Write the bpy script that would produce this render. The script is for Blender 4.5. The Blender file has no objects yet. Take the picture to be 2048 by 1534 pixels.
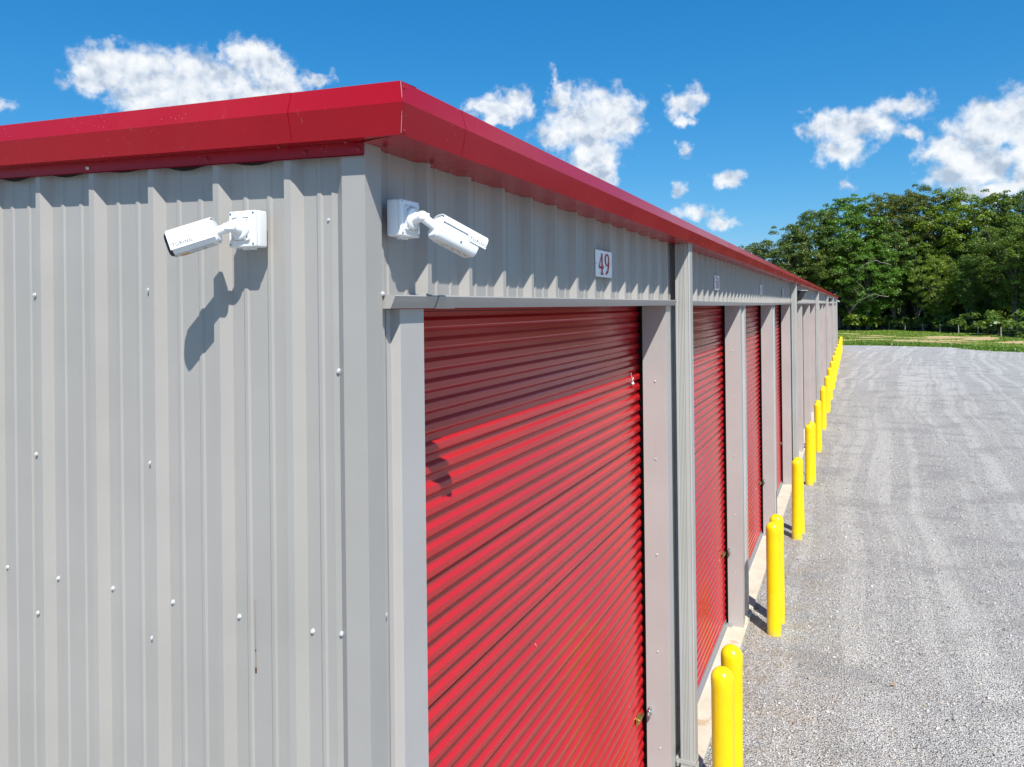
import bpy, bmesh, math, random
import numpy as np
from mathutils import Vector, Matrix
R = math.radians
scn = bpy.context.scene
COL = scn.collection
rng = random.Random(7)
nrg = np.random.default_rng(11)

# ------------------------------------------------------------------ camera
CAM = Vector((1.3277, -1.8614, 4.2))
th, roll, pit = R(24.48), R(0.653), -0.00176
c_, s_ = math.cos(th), math.sin(th)
rt = Vector((c_, s_, 0)); fw = Vector((-s_ * math.cos(pit), c_ * math.cos(pit), -math.sin(pit)))
up = rt.cross(fw)
Rx = rt * math.cos(roll) - up * math.sin(roll) * -1.0
# image x axis rises to the right in the photograph: the camera's own x axis dips
Rx = rt * math.cos(roll) - up * math.sin(roll)
Ux = rt * math.sin(roll) + up * math.cos(roll)
cd = bpy.data.cameras.new('camera')
cam = bpy.data.objects.new('camera', cd); COL.objects.link(cam)
M = Matrix((Rx, Ux, -fw)).transposed().to_4x4(); M.translation = CAM
cam.matrix_world = M
cd.sensor_width = 36; cd.lens = 1496.6 / 2048 * 36
cd.shift_y = (612.1 - 767) / 2048
cd.clip_start = 0.05; cd.clip_end = 2000
scn.camera = cam

# ------------------------------------------------------------------ exposure, sun, sky
scn.view_settings.view_transform = 'Standard'
scn.view_settings.look = 'None'
scn.view_settings.gamma = 1
scn.view_settings.use_curve_mapping = False
scn.view_settings.exposure = 0.36
SUN = Vector((.493, -.625, 1)).normalized()
sd = bpy.data.lights.new('sun', 'SUN'); sd.energy = 5.0; sd.angle = R(.5); sd.color = (1, .965, .90)
sun = bpy.data.objects.new('sun', sd); COL.objects.link(sun)
sun.rotation_euler = SUN.to_track_quat('Z', 'Y').to_euler(); sun.location = (10, -10, 20)

W = bpy.data.worlds.new('World'); scn.world = W; W.use_nodes = True
W.cycles.sampling_method = 'MANUAL'; W.cycles.sample_map_resolution = 256
wt = W.node_tree; wt.nodes.clear()

def nn(t, typ, **k):
    n = t.nodes.new(typ)
    for a, v in k.items():
        if a == 'inp':
            for i, val in v.items():
                n.inputs[i].default_value = val
        else:
            setattr(n, a, v)
    return n

def math_node(t, op, a, b=None, c=None, clamp=False):
    n = t.nodes.new('ShaderNodeMath'); n.operation = op; n.use_clamp = clamp
    for i, v in enumerate((a, b, c)):
        if v is None: continue
        if isinstance(v, (int, float)): n.inputs[i].default_value = v
        else: t.links.new(v, n.inputs[i])
    return n.outputs[0]

def maprange(t, v, a, b, c=0., d=1., interp='SMOOTHSTEP'):
    n = t.nodes.new('ShaderNodeMapRange'); n.interpolation_type = interp
    t.links.new(v, n.inputs[0])
    for i, x in zip((1, 2, 3, 4), (a, b, c, d)): n.inputs[i].default_value = x
    return n.outputs[0]

# cumulus: (azimuth, elevation, half width, half height, weight) in degrees
CL = [(-52.3, 15.97, 2.6, 1.62, 1), (-53.7, 15.3, 1.5, 1.2, .95), (-50.1, 15.8, 3.2, 1.9, 1), (-46.9, 16.2, 3.5, 1.75, 1),
      (-43.6, 17.6, 2.1, 1.6, 1), (-42.4, 17.5, 1.6, 1.4, 1), (-41.5, 16.0, 2.1, 1.4, .9), (-39.4, 16.6, 1.6, .6, .6), (-49.2, 14.4, 4.0, 1.4, 1), (-44.3, 14.8, 4.6, 1.4, 1),
      (-25.3, 14.95, 2.3, 1.2, 1), (-23.8, 15.35, 1.3, .95, .95), (-26.8, 15.1, 1.1, .8, .9), (-25.4, 14.0, 1.2, .7, .9),
      (-18.4, 13.75, 3.1, 2.6, 1), (-20.95, 16.8, .4, .9, .6), (-20.3, 15.5, .9, 1.2, .85), (-16.3, 13.9, 1.9, 1.8, 1), (-20.7, 12.9, 1.9, 1.2, .8), (-18.2, 11.5, 2.2, 1.8, .95), (-17.4, 10.0, 1.1, 1.0, .8),
      (-11.6, 14.7, 1.15, 1.05, .8), (-10.6, 15.1, .6, .75, .6), (-11.2, 13.7, .55, .7, .7), (-11.3, 11.35, .75, .48, .75),
      (-8.3, 9.2, 1.25, .68, .9), (-11.7, 8.5, .5, .55, .55), (-8.8, 6.2, 1.3, .6, .8), (-10.4, 6.9, 1.5, .45, .55),
      (-.1, 12.1, 2.5, 1.25, 1), (-2.0, 12.4, 1.2, 1.05, .9), (-.5, 10.6, 1.8, 1.0, .9), (3.1, 13.1, 1.8, .75, .62), (1.6, 12.2, 1.5, 1.0, .7), (3.9, 11.4, .8, .35, .6),
      (-.4, 8.2, .5, .4, .5), (8.6, 11.1, 3.0, 1.6, 1), (10.2, 11.3, 2.5, 1.9, 1), (6.0, 10.0, 1.9, 1.1, .95), (7.6, 8.7, 2.8, 1.7, .9), (10.8, 8.6, 2.4, 2.2, .85), (8.4, 7.1, 2.6, 1.0, .7),
      (-59.0, 12.9, .8, .45, .7)]
r2 = random.Random(3)
for k in range(13):                         # the same fair-weather sky goes on all round
    az = 20 + k * 21.5 + r2.uniform(-5, 5)
    el = r2.uniform(6, 38); w = r2.uniform(3.5, 7.5)
    CL.append((az if az <= 180 else az - 360, el, w, w * r2.uniform(.35, .55), r2.uniform(.8, 1)))
    if k % 3 == 0: CL.append(((az if az <= 180 else az - 360) + w * .7, el + w * .2, w * .6, w * .4, .9))
CL = [q for q in CL if True]

g = bpy.data.node_groups.new('cloud_density', 'ShaderNodeTree')
g.interface.new_socket('P', in_out='INPUT', socket_type='NodeSocketVector')
g.interface.new_socket('D', in_out='OUTPUT', socket_type='NodeSocketFloat')
gi = g.nodes.new('NodeGroupInput'); go = g.nodes.new('NodeGroupOutput')
def vmath(t, op, a, b=None):
    n = t.nodes.new('ShaderNodeVectorMath'); n.operation = op
    for i, v in enumerate((a, b)):
        if v is None: continue
        if isinstance(v, tuple): n.inputs[i].default_value = v
        else: t.links.new(v, n.inputs[i])
    return n
P0 = gi.outputs[0]
def gnoise(scale, detail, rough, off=0.0):
    n = g.nodes.new('ShaderNodeTexNoise'); n.noise_dimensions = '3D'
    n.inputs['Scale'].default_value = scale; n.inputs['Detail'].default_value = detail; n.inputs['Roughness'].default_value = rough
    a = vmath(g, 'ADD', P0, (off, off * .7, off * 1.3)); g.links.new(a.outputs[0], n.inputs['Vector'])
    return n
wn = gnoise(.55, 5, .62)
w1 = vmath(g, 'SUBTRACT', wn.outputs['Color'], (.5, .5, .5))
w2 = vmath(g, 'MULTIPLY', w1.outputs[0], (3.0, 2.0, 0))
PW = vmath(g, 'ADD', P0, w2.outputs[0]).outputs[0]
acc = None
for az, el, ra, rb, w in CL:
    w *= 1.12; ra *= 1.06; rb *= 1.06
    a = vmath(g, 'SUBTRACT', PW, (az, el, 0))
    b = vmath(g, 'DIVIDE', a.outputs[0], (ra, rb, 1))
    l = vmath(g, 'LENGTH', b.outputs[0]).outputs['Value']
    v = math_node(g, 'MULTIPLY_ADD', l, -w, w * 1.0)
    acc = v if acc is None else math_node(g, 'SMOOTH_MAX', acc, v, .12)
fn = gnoise(1.15, 5, .55, 31.)
f1 = math_node(g, 'SUBTRACT', fn.outputs['Fac'], .5)
f2 = math_node(g, 'MULTIPLY', f1, 1.5)
dd = math_node(g, 'ADD', acc, f2)
g.links.new(dd, go.inputs[0])
ln_a = gnoise(.6, 3, .55, 9.)
ln_b = g.nodes.new('ShaderNodeTexNoise'); ln_b.inputs['Scale'].default_value = .6; ln_b.inputs['Detail'].default_value = 3; ln_b.inputs['Roughness'].default_value = .55
ab = vmath(g, 'ADD', P0, (9. + .4, 6.3 + .75, 11.7)); g.links.new(ab.outputs[0], ln_b.inputs['Vector'])
g.interface.new_socket('L', in_out='OUTPUT', socket_type='NodeSocketFloat')
g.links.new(math_node(g, 'SUBTRACT', ln_a.outputs['Fac'], ln_b.outputs['Fac']), go.inputs[1])

tc = wt.nodes.new('ShaderNodeTexCoord')
sx = wt.nodes.new('ShaderNodeSeparateXYZ'); wt.links.new(tc.outputs['Generated'], sx.inputs[0])
az = math_node(wt, 'MULTIPLY', math_node(wt, 'ARCTAN2', sx.outputs[0], sx.outputs[1]), 180 / math.pi)
el = math_node(wt, 'MULTIPLY', math_node(wt, 'ARCSINE', sx.outputs[2]), 180 / math.pi)
cb = wt.nodes.new('ShaderNodeCombineXYZ'); wt.links.new(az, cb.inputs[0]); wt.links.new(el, cb.inputs[1])
dn = wt.nodes.new('ShaderNodeGroup'); dn.node_tree = g; wt.links.new(cb.outputs[0], dn.inputs[0])
d0 = dn.outputs[0]
alpha = maprange(wt, d0, -.24, .66, 0, .98)
lit = maprange(wt, dn.outputs[1], -.22, .20, 0, 1, 'LINEAR')
thick = maprange(wt, d0, .30, 1.15, 0, 1)
sk = wt.nodes.new('ShaderNodeTexSky'); sk.sky_type = 'NISHITA'; sk.sun_disc = False
sk.sun_elevation = math.asin(SUN.z); sk.sun_rotation = math.atan2(SUN.x, SUN.y)
sk.air_density = 1.0; sk.dust_density = .35; sk.ozone_density = 2.0; sk.altitude = 300
hs = wt.nodes.new('ShaderNodeHueSaturation'); hs.inputs['Saturation'].default_value = 1.35; hs.inputs['Value'].default_value = 1.0
wt.links.new(sk.outputs[0], hs.inputs['Color'])
skm = wt.nodes.new('ShaderNodeMix'); skm.data_type = 'RGBA'; skm.blend_type = 'MULTIPLY'; skm.inputs[0].default_value = 1
wt.links.new(hs.outputs[0], skm.inputs[6]); skm.inputs[7].default_value = (.66, 1.20, 1.48, 1)
sc1 = wt.nodes.new('ShaderNodeSeparateColor'); wt.links.new(skm.outputs[2], sc1.inputs[0])
cc1 = wt.nodes.new('ShaderNodeCombineColor')
wt.links.new(math_node(wt, 'MULTIPLY', math_node(wt, 'POWER', sc1.outputs[0], 1.0), .95), cc1.inputs[0])
wt.links.new(math_node(wt, 'MULTIPLY', math_node(wt, 'POWER', sc1.outputs[1], .66), 1.58), cc1.inputs[1])
wt.links.new(math_node(wt, 'MULTIPLY', math_node(wt, 'POWER', sc1.outputs[2], .58), 2.30), cc1.inputs[2])
ccol = wt.nodes.new('ShaderNodeValToRGB'); wt.links.new(lit, ccol.inputs[0])
e = ccol.color_ramp.elements
e[0].position = 0; e[0].color = (5.2, 6.1, 7.4, 1)
e[1].position = 1; e[1].color = (11.0, 11.0, 10.9, 1)
m_ = ccol.color_ramp.elements.new(.5); m_.color = (9.0, 9.4, 9.9, 1)
cth = wt.nodes.new('ShaderNodeMix'); cth.data_type = 'RGBA'; cth.blend_type = 'MULTIPLY'
wt.links.new(thick, cth.inputs[0]); wt.links.new(ccol.outputs[0], cth.inputs[6]); cth.inputs[7].default_value = (.84, .89, .95, 1)
mx = wt.nodes.new('ShaderNodeMix'); mx.data_type = 'RGBA'
wt.links.new(alpha, mx.inputs[0]); wt.links.new(cc1.outputs[0], mx.inputs[6]); wt.links.new(cth.outputs[2], mx.inputs[7])
bg = wt.nodes.new('ShaderNodeBackground'); bg.inputs['Strength'].default_value = .075
wt.links.new(mx.outputs[2], bg.inputs['Color'])
wo = wt.nodes.new('ShaderNodeOutputWorld'); wt.links.new(bg.outputs[0], wo.inputs[0])

# ------------------------------------------------------------------ materials
def mat(name):
    m = bpy.data.materials.new(name); m.use_nodes = True
    t = m.node_tree; b = t.nodes['Principled BSDF']
    return m, t, b
def coords(t, kind='Object', scale=(1, 1, 1)):
    c = t.nodes.new('ShaderNodeTexCoord'); mp = t.nodes.new('ShaderNodeMapping')
    if kind == 'World':
        ge = t.nodes.new('ShaderNodeNewGeometry'); t.links.new(ge.outputs['Position'], mp.inputs[0])
    else:
        t.links.new(c.outputs[kind], mp.inputs[0])
    mp.inputs['Scale'].default_value = scale
    return mp.outputs[0]
def noise(t, vec, scale, detail=3, rough=.55, dist=0):
    n = t.nodes.new('ShaderNodeTexNoise'); t.links.new(vec, n.inputs['Vector'])
    n.inputs['Scale'].default_value = scale; n.inputs['Detail'].default_value = detail
    n.inputs['Roughness'].default_value = rough; n.inputs['Distortion'].default_value = dist
    return n.outputs['Fac']
def ramp(t, fac, stops):
    n = t.nodes.new('ShaderNodeValToRGB'); t.links.new(fac, n.inputs[0])
    el_ = n.color_ramp.elements
    el_[0].position, el_[0].color = stops[0][0], (*stops[0][1], 1)
    el_[1].position, el_[1].color = stops[-1][0], (*stops[-1][1], 1)
    for p, c in stops[1:-1]:
        q = el_.new(p); q.color = (*c, 1)
    return n.outputs[0]
def mixc(t, f, a, b, mode='MIX'):
    n = t.nodes.new('ShaderNodeMix'); n.data_type = 'RGBA'; n.blend_type = mode
    if isinstance(f, (int, float)): n.inputs[0].default_value = f
    else: t.links.new(f, n.inputs[0])
    for i, v in ((6, a), (7, b)):
        if isinstance(v, tuple): n.inputs[i].default_value = (*v, 1) if len(v) == 3 else v
        else: t.links.new(v, n.inputs[i])
    return n.outputs[2]
def bump(t, h, strength, dist=.01, nrm=None):
    n = t.nodes.new('ShaderNodeBump'); n.inputs['Strength'].default_value = strength; n.inputs['Distance'].default_value = dist
    t.links.new(h, n.inputs['Height'])
    if nrm is not None: t.links.new(nrm, n.inputs['Normal'])
    return n.outputs[0]

def painted(name, col, rough=.35, wave=.25, dirt=.12, dcol=(.30, .27, .22), streak=(1, 1, .12), spec=.5, speck=0):
    m, t, b = mat(name)
    w = coords(t, 'World'); ws = coords(t, 'World', streak)
    n1 = noise(t, ws, 9, 5, .6); n2 = noise(t, w, 1.3, 3)
    c1 = tuple(x * .94 for x in col); c2 = tuple(min(1, x * 1.05) for x in col)
    base = ramp(t, n2, [(.3, c1), (.7, c2)])
    f = maprange(t, n1, .52, .82, 0, dirt)
    base = mixc(t, f, base, dcol)
    if speck:
        v = t.nodes.new('ShaderNodeTexVoronoi'); v.inputs['Scale'].default_value = 55; t.links.new(w, v.inputs['Vector'])
        sp = noise(t, w, 3, 2)
        a = maprange(t, v.outputs['Distance'], .05, .09, 1, 0)
        k = math_node(t, 'MULTIPLY', math_node(t, 'MULTIPLY', a, maprange(t, sp, .5, .6)), speck)
        base = mixc(t, k, base, (.75, .55, .52))
    if speck >= .5:
        sv = coords(t, 'World', (7, 7, 1.1)); sn = noise(t, sv, 4.5, 4, .7); rg = noise(t, w, .8, 2)
        k2 = math_node(t, 'MULTIPLY', maprange(t, sn, .60, .72), maprange(t, rg, .50, .68, 0, .30))
        base = mixc(t, k2, base, (.60, .22, .20))
    t.links.new(base, b.inputs['Base Color'])
    rr = maprange(t, n2, .3, .8, rough * .92, rough * 1.15); t.links.new(rr, b.inputs['Roughness'])
    b.inputs['Specular IOR Level'].default_value = spec
    bn = noise(t, w, 2.2, 2, .5)
    nb = bump(t, bn, wave, .02)
    t.links.new(nb, b.inputs['Normal'])
    return m
GREY = painted('grey_painted_steel', (.355, .339, .316), .36, .34, .10)
TRIM = painted('bounce_lifted_trim_steel', (.43, .41, .392), .36, .18, .10)  # pale jamb grey, with bounce light in the reveals partly put into its colour
GREYD = painted('downspout_steel', (.41, .405, .38), .36, .08, .10)
REDT = painted('crimson_trim', (.33, .005, .014), .27, .10, .05, (.42, .12, .10), (.5, .35, .25), .28, .5)
REDD = painted('red_door_steel', (.43, .016, .019), .19, .0, .05, (.30, .12, .08), (.3, .1, .5), .5, .2)

def simple(name, col, rough=.5, metal=0, spec=.5, bumpy=0, scale=30, var=.08, coat=0):
    m, t, b = mat(name)
    w = coords(t, 'Object')
    n1 = noise(t, w, scale, 4)
    base = ramp(t, n1, [(.3, tuple(x * (1 - var) for x in col)), (.7, tuple(min(1, x * (1 + var)) for x in col))])
    t.links.new(base, b.inputs['Base Color'])
    b.inputs['Roughness'].default_value = rough; b.inputs['Metallic'].default_value = metal
    b.inputs['Specular IOR Level'].default_value = spec
    if coat: b.inputs['Coat Weight'].default_value = coat; b.inputs['Coat Roughness'].default_value = .1
    if bumpy: t.links.new(bump(t, n1, bumpy, .005), b.inputs['Normal'])
    return m
BLACK = simple('black_rubber', (.012, .012, .013), .6)
DARKM = simple('dark_bronze', (.02, .02, .022), .4)
WHITE = simple('white_camera_plastic', (.80, .82, .83), .28, 0, .5, 0, 8, .02)
WPLATE = simple('white_sign_vinyl', (.92, .93, .94), .35, 0, .4, 0, 10, .02)
GLASS = simple('black_lens_glass', (.006, .006, .008), .08, 0, .6)
INK = simple('dark_grey_print', (.06, .065, .07), .5)
REDINK = simple('dark_red_vinyl', (.40, .006, .012), .4)
ORANGE = simple('amber_sticker', (.55, .27, .04), .5)
ZINC = simple('zinc_screw', (.62, .62, .62), .30, .85, .5, 0, 90, .1)
WSCREW = simple('painted_screw', (.72, .71, .69), .28, .3, .6, 0, 90, .1)
RSCREW = simple('red_screw', (.30, .02, .03), .35)
BRASS = simple('brass_latch', (.52, .40, .14), .32, .9, .5, .3, 120, .2)
STEEL = simple('polished_steel', (.58, .57, .58), .18, 1, .5, 0, 60, .1)
GALV = simple('galvanised_steel', (.45, .46, .47), .42, .6, .5, 0, 40, .1)
FOAM = simple('black_foam', (.010, .010, .011), .9)
RUST = simple('rust_brown', (.12, .045, .022), .8, 0, .3, .3, 60, .4)
WOODP = simple('weathered_post', (.40, .38, .34), .9, 0, .2, .4, 12, .25)
PAPER = simple('torn_white_tape', (.75, .68, .66), .7)
YEL = None
def yellow():
    m, t, b = mat('yellow_plastic_sleeve')
    w = coords(t, 'World'); n1 = noise(t, w, 6, 4); 
    base = ramp(t, n1, [(.35, (.84, .62, .002)), (.7, (.90, .68, .004))])
    sc = coords(t, 'World', (60, 60, 2.2)); n2 = noise(t, sc, 1, 3)
    base = mixc(t, maprange(t, n2, .66, .74, 0, .25), base, (.50, .40, .10))
    ge = t.nodes.new('ShaderNodeNewGeometry'); sp = t.nodes.new('ShaderNodeSeparateXYZ'); t.links.new(ge.outputs['Position'], sp.inputs[0])
    nz = noise(t, w, 22, 4)
    h = math_node(t, 'ADD', sp.outputs[2], math_node(t, 'MULTIPLY', nz, -.25))
    base = mixc(t, maprange(t, h, -.12, .0, .3, 0), base, (.38, .32, .22))
    t.links.new(base, b.inputs['Base Color']); b.inputs['Roughness'].default_value = .27
    b.inputs['Specular IOR Level'].default_value = .55
    b.inputs['Subsurface Weight'].default_value = .06; b.inputs['Subsurface Radius'].default_value = (.02, .015, .002)
    t.links.new(bump(t, noise(t, w, 14, 2), .08, .01), b.inputs['Normal'])
    return m
YEL = yellow()

def concrete():
    m, t, b = mat('cream_concrete'); w = coords(t, 'World')
    n = noise(t, w, 3.2, 6, .65); f = noise(t, w, 70, 3, .6); o = noise(t, w, 5.5, 4, .6, .5)
    base = ramp(t, n, [(.3, (.53, .48, .37)), (.7, (.64, .59, .47))])
    base = mixc(t, maprange(t, o, .60, .70, 0, .55), base, (.42, .25, .10))
    v = t.nodes.new('ShaderNodeTexVoronoi'); v.inputs['Scale'].default_value = 16; t.links.new(w, v.inputs['Vector'])
    base = mixc(t, maprange(t, v.outputs['Distance'], .03, .10, .7, 0), base, (.16, .12, .08))
    base = mixc(t, maprange(t, f, .4, .75, 0, .25), base, (.30, .28, .24))
    t.links.new(base, b.inputs['Base Color']); b.inputs['Roughness'].default_value = .85
    t.links.new(bump(t, f, .3, .004), b.inputs['Normal'])
    return m
CONC = concrete()

def gravel_mat(name='crushed_gravel'):
    m, t, b = mat(name); w = coords(t, 'World')
    sp = t.nodes.new('ShaderNodeSeparateXYZ'); t.links.new(w, sp.inputs[0])
    x, y = sp.outputs[0], sp.outputs[1]
    # vehicle tracks swing out of the lane towards the far gate: lanes follow x - 0.0016*(y-5)^2 ...
    yy = math_node(t, 'ADD', y, -4.); q = math_node(t, 'MULTIPLY', math_node(t, 'MULTIPLY', yy, yy), -.0011)
    wob = math_node(t, 'MULTIPLY', noise(t, w, .09, 2), 1.6)
    u = math_node(t, 'ADD', math_node(t, 'ADD', x, math_node(t, 'MULTIPLY', y, .02)), math_node(t, 'ADD', q, wob))
    cu = t.nodes.new('ShaderNodeCombineXYZ'); t.links.new(math_node(t, 'MULTIPLY', u, 2.3), cu.inputs[0]); t.links.new(math_node(t, 'MULTIPLY', y, .035), cu.inputs[1])
    track = noise(t, cu.outputs[0], 1.0, 4, .62)
    patch = noise(t, w, .75, 5, .62); patch2 = noise(t, w, 3.1, 4, .6)
    grain = noise(t, w, 42, 3, .75); grain2 = noise(t, w, 15, 3, .7)
    v = t.nodes.new('ShaderNodeTexVoronoi'); v.inputs['Scale'].default_value = 62; t.links.new(w, v.inputs['Vector'])
    v2 = t.nodes.new('ShaderNodeTexVoronoi'); v2.inputs['Scale'].default_value = 118; t.links.new(w, v2.inputs['Vector'])
    cellc = t.nodes.new('ShaderNodeRGBToBW'); t.links.new(v.outputs['Color'], cellc.inputs[0])
    base = ramp(t, grain, [(.30, (.27, .268, .266)), (.5, (.47, .465, .455)), (.70, (.68, .67, .65))])
    cell = ramp(t, cellc.outputs[0], [(.12, (.21, .21, .211)), (.5, (.48, .475, .466)), (.92, (.76, .75, .73))])
    base = mixc(t, .68, base, cell)
    base = mixc(t, maprange(t, track, .46, .60, 0, .62), base, (.70, .69, .665))
    base = mixc(t, maprange(t, patch, .48, .64, 0, .58), base, (.31, .31, .314))
    base = mixc(t, maprange(t, patch2, .58, .76, 0, .40), base, (.52, .45, .34))
    base = mixc(t, math_node(t, 'MULTIPLY', maprange(t, x, .3, 1.6, .55, 0), maprange(t, patch2, .40, .60)), base, (.44, .37, .27))
    gap_shade = maprange(t, v.outputs['Distance'], .47, .74, 0, .58)  # shadow between the stones, painted dark into the gravel colour
    base = mixc(t, gap_shade, base, (.12, .118, .115))
    base = mixc(t, 1.0, base, (1.03, 1.015, .985), 'MULTIPLY')
    t.links.new(base, b.inputs['Base Color']); b.inputs['Roughness'].default_value = .9; b.inputs['Specular IOR Level'].default_value = .2
    h = math_node(t, 'ADD', math_node(t, 'MULTIPLY', v.outputs['Distance'], -1.0), math_node(t, 'MULTIPLY', grain2, 1.2))
    n1 = bump(t, h, 1.0, .022); n1 = bump(t, v2.outputs['Distance'], -.5, .006, n1)
    t.links.new(n1, b.inputs['Normal'])
    return m
GRAV = gravel_mat()

def stone_mat():
    m, t, b = mat('loose_stone')
    ge = t.nodes.new('ShaderNodeNewGeometry')
    base = ramp(t, ge.outputs['Random Per Island'], [(0, (.20, .20, .204)), (.25, (.36, .357, .352)), (.6, (.52, .515, .505)), (.93, (.66, .65, .635)), (1, (.45, .34, .22))])
    w = coords(t, 'World'); n = noise(t, w, 130, 2)
    base = mixc(t, maprange(t, n, .4, .7, 0, .3), base, (.52, .515, .50))
    pt = noise(t, w, .75, 5, .62)
    base = mixc(t, maprange(t, pt, .50, .68, 0, .35), base, (.28, .285, .295))
    base = mixc(t, 1.0, base, (.97, .955, .92), 'MULTIPLY')
    t.links.new(base, b.inputs['Base Color']); b.inputs['Roughness'].default_value = .88; b.inputs['Specular IOR Level'].default_value = .25
    return m
STONE = stone_mat()

def soil(name, c1, c2, c3, sc=1.2):
    m, t, b = mat(name); w = coords(t, 'World')
    n = noise(t, w, sc, 6, .7); f = noise(t, w, 14, 4, .7)
    base = ramp(t, n, [(.3, c1), (.5, c2), (.7, c3)])
    base = mixc(t, maprange(t, f, .35, .7, 0, .45), base, tuple(x * .45 for x in c1))
    t.links.new(base, b.inputs['Base Color']); b.inputs['Roughness'].default_value = .95; b.inputs['Specular IOR Level'].default_value = .1
    t.links.new(bump(t, f, .7, .05), b.inputs['Normal'])
    return m
TURF = soil('turf_soil', (.06, .10, .015), (.10, .14, .025), (.20, .18, .07), .35)
SAND = soil('sandy_dirt', (.42, .29, .14), (.56, .41, .22), (.64, .50, .31), 1.1)
LITTER = soil('forest_floor', (.02, .022, .012), (.035, .035, .02), (.05, .045, .028), .8)

def leafy(name, cols, trans=.35):
    m, t, b = mat(name)
    t.nodes.remove(b)
    out = t.nodes['Material Output']
    ge = t.nodes.new('ShaderNodeNewGeometry'); oi = t.nodes.new('ShaderNodeObjectInfo')
    base = ramp(t, ge.outputs['Random Per Island'], [(0, cols[0]), (.5, cols[1]), (1, cols[2])])
    w = coords(t, 'World'); n = noise(t, w, .55, 4, .6)
    base = mixc(t, maprange(t, n, .45, .68, 0, .6), base, cols[3])
    base = mixc(t, 1.0, base, oi.outputs['Color'], 'MULTIPLY')
    d = t.nodes.new('ShaderNodeBsdfDiffuse'); tr = t.nodes.new('ShaderNodeBsdfTranslucent'); gl = t.nodes.new('ShaderNodeBsdfGlossy')
    gl.inputs['Roughness'].default_value = .45; gl.inputs['Color'].default_value = (.6, .65, .7, 1)
    t.links.new(base, d.inputs['Color'])
    tb = mixc(t, .6, base, (.16, .24, .02)); t.links.new(tb, tr.inputs['Color'])
    ms = t.nodes.new('ShaderNodeMixShader'); ms.inputs[0].default_value = trans
    t.links.new(d.outputs[0], ms.inputs[1]); t.links.new(tr.outputs[0], ms.inputs[2])
    m2 = t.nodes.new('ShaderNodeMixShader'); m2.inputs[0].default_value = .05
    t.links.new(ms.outputs[0], m2.inputs[1]); t.links.new(gl.outputs[0], m2.inputs[2])
    t.links.new(m2.outputs[0], out.inputs[0])
    return m
LEAF = leafy('oak_leaves', [(.060, .095, .014), (.130, .178, .024), (.245, .290, .036), (.175, .225, .018)])
GRASSM = leafy('grass_blades', [(.11, .22, .014), (.17, .31, .024), (.28, .38, .05), (.33, .33, .07)], .3)
def bark():
    m, t, b = mat('grey_bark'); w = coords(t, 'World', (1, 1, .2)); n = noise(t, w, 9, 5, .7)
    t.links.new(ramp(t, n, [(.3, (.07, .06, .05)), (.7, (.26, .24, .21))]), b.inputs['Base Color'])
    b.inputs['Roughness'].default_value = .95; t.links.new(bump(t, n, .8, .05), b.inputs['Normal'])
    return m
BARK = bark()

# ------------------------------------------------------------------ mesh helpers
def mesh(name, verts, faces, m=None, smooth=False):
    me = bpy.data.meshes.new(name); me.from_pydata([tuple(v) for v in verts], [], [tuple(f) for f in faces]); me.update()
    if m: me.materials.append(m)
    if smooth:
        for p in me.polygons: p.use_smooth = True
    return me
def add(name, me, parent=None, loc=(0, 0, 0), kind=None, label=None):
    o = bpy.data.objects.new(name, me); COL.objects.link(o); o.location = loc
    if parent: o.parent = parent
    if kind: o['kind'] = kind
    if label: o['label'] = label
    return o
def tag(o, label, cat, group=None):
    o['label'] = label; o['category'] = cat
    if group: o['group'] = group
    return o
def empty(name, loc, label, cat, group=None, rotz=0):
    o = bpy.data.objects.new(name, None); COL.objects.link(o); o.location = loc; o.empty_display_size = .2
    o.rotation_euler = (0, 0, rotz)
    return tag(o, label, cat, group)
def np_mesh(name, V, F, m, tri=False):
    """V (n,3), F (k,3|4) numpy"""
    me = bpy.data.meshes.new(name); k = F.shape[1]
    me.vertices.add(len(V)); me.vertices.foreach_set('co', V.astype(np.float32).ravel())
    me.loops.add(F.size); me.loops.foreach_set('vertex_index', F.astype(np.int32).ravel())
    me.polygons.add(len(F)); me.polygons.foreach_set('loop_start', np.arange(0, F.size, k, dtype=np.int32))
    me.polygons.foreach_set('loop_total', np.full(len(F), k, dtype=np.int32))
    me.update(calc_edges=True); me.materials.append(m)
    return me
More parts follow.
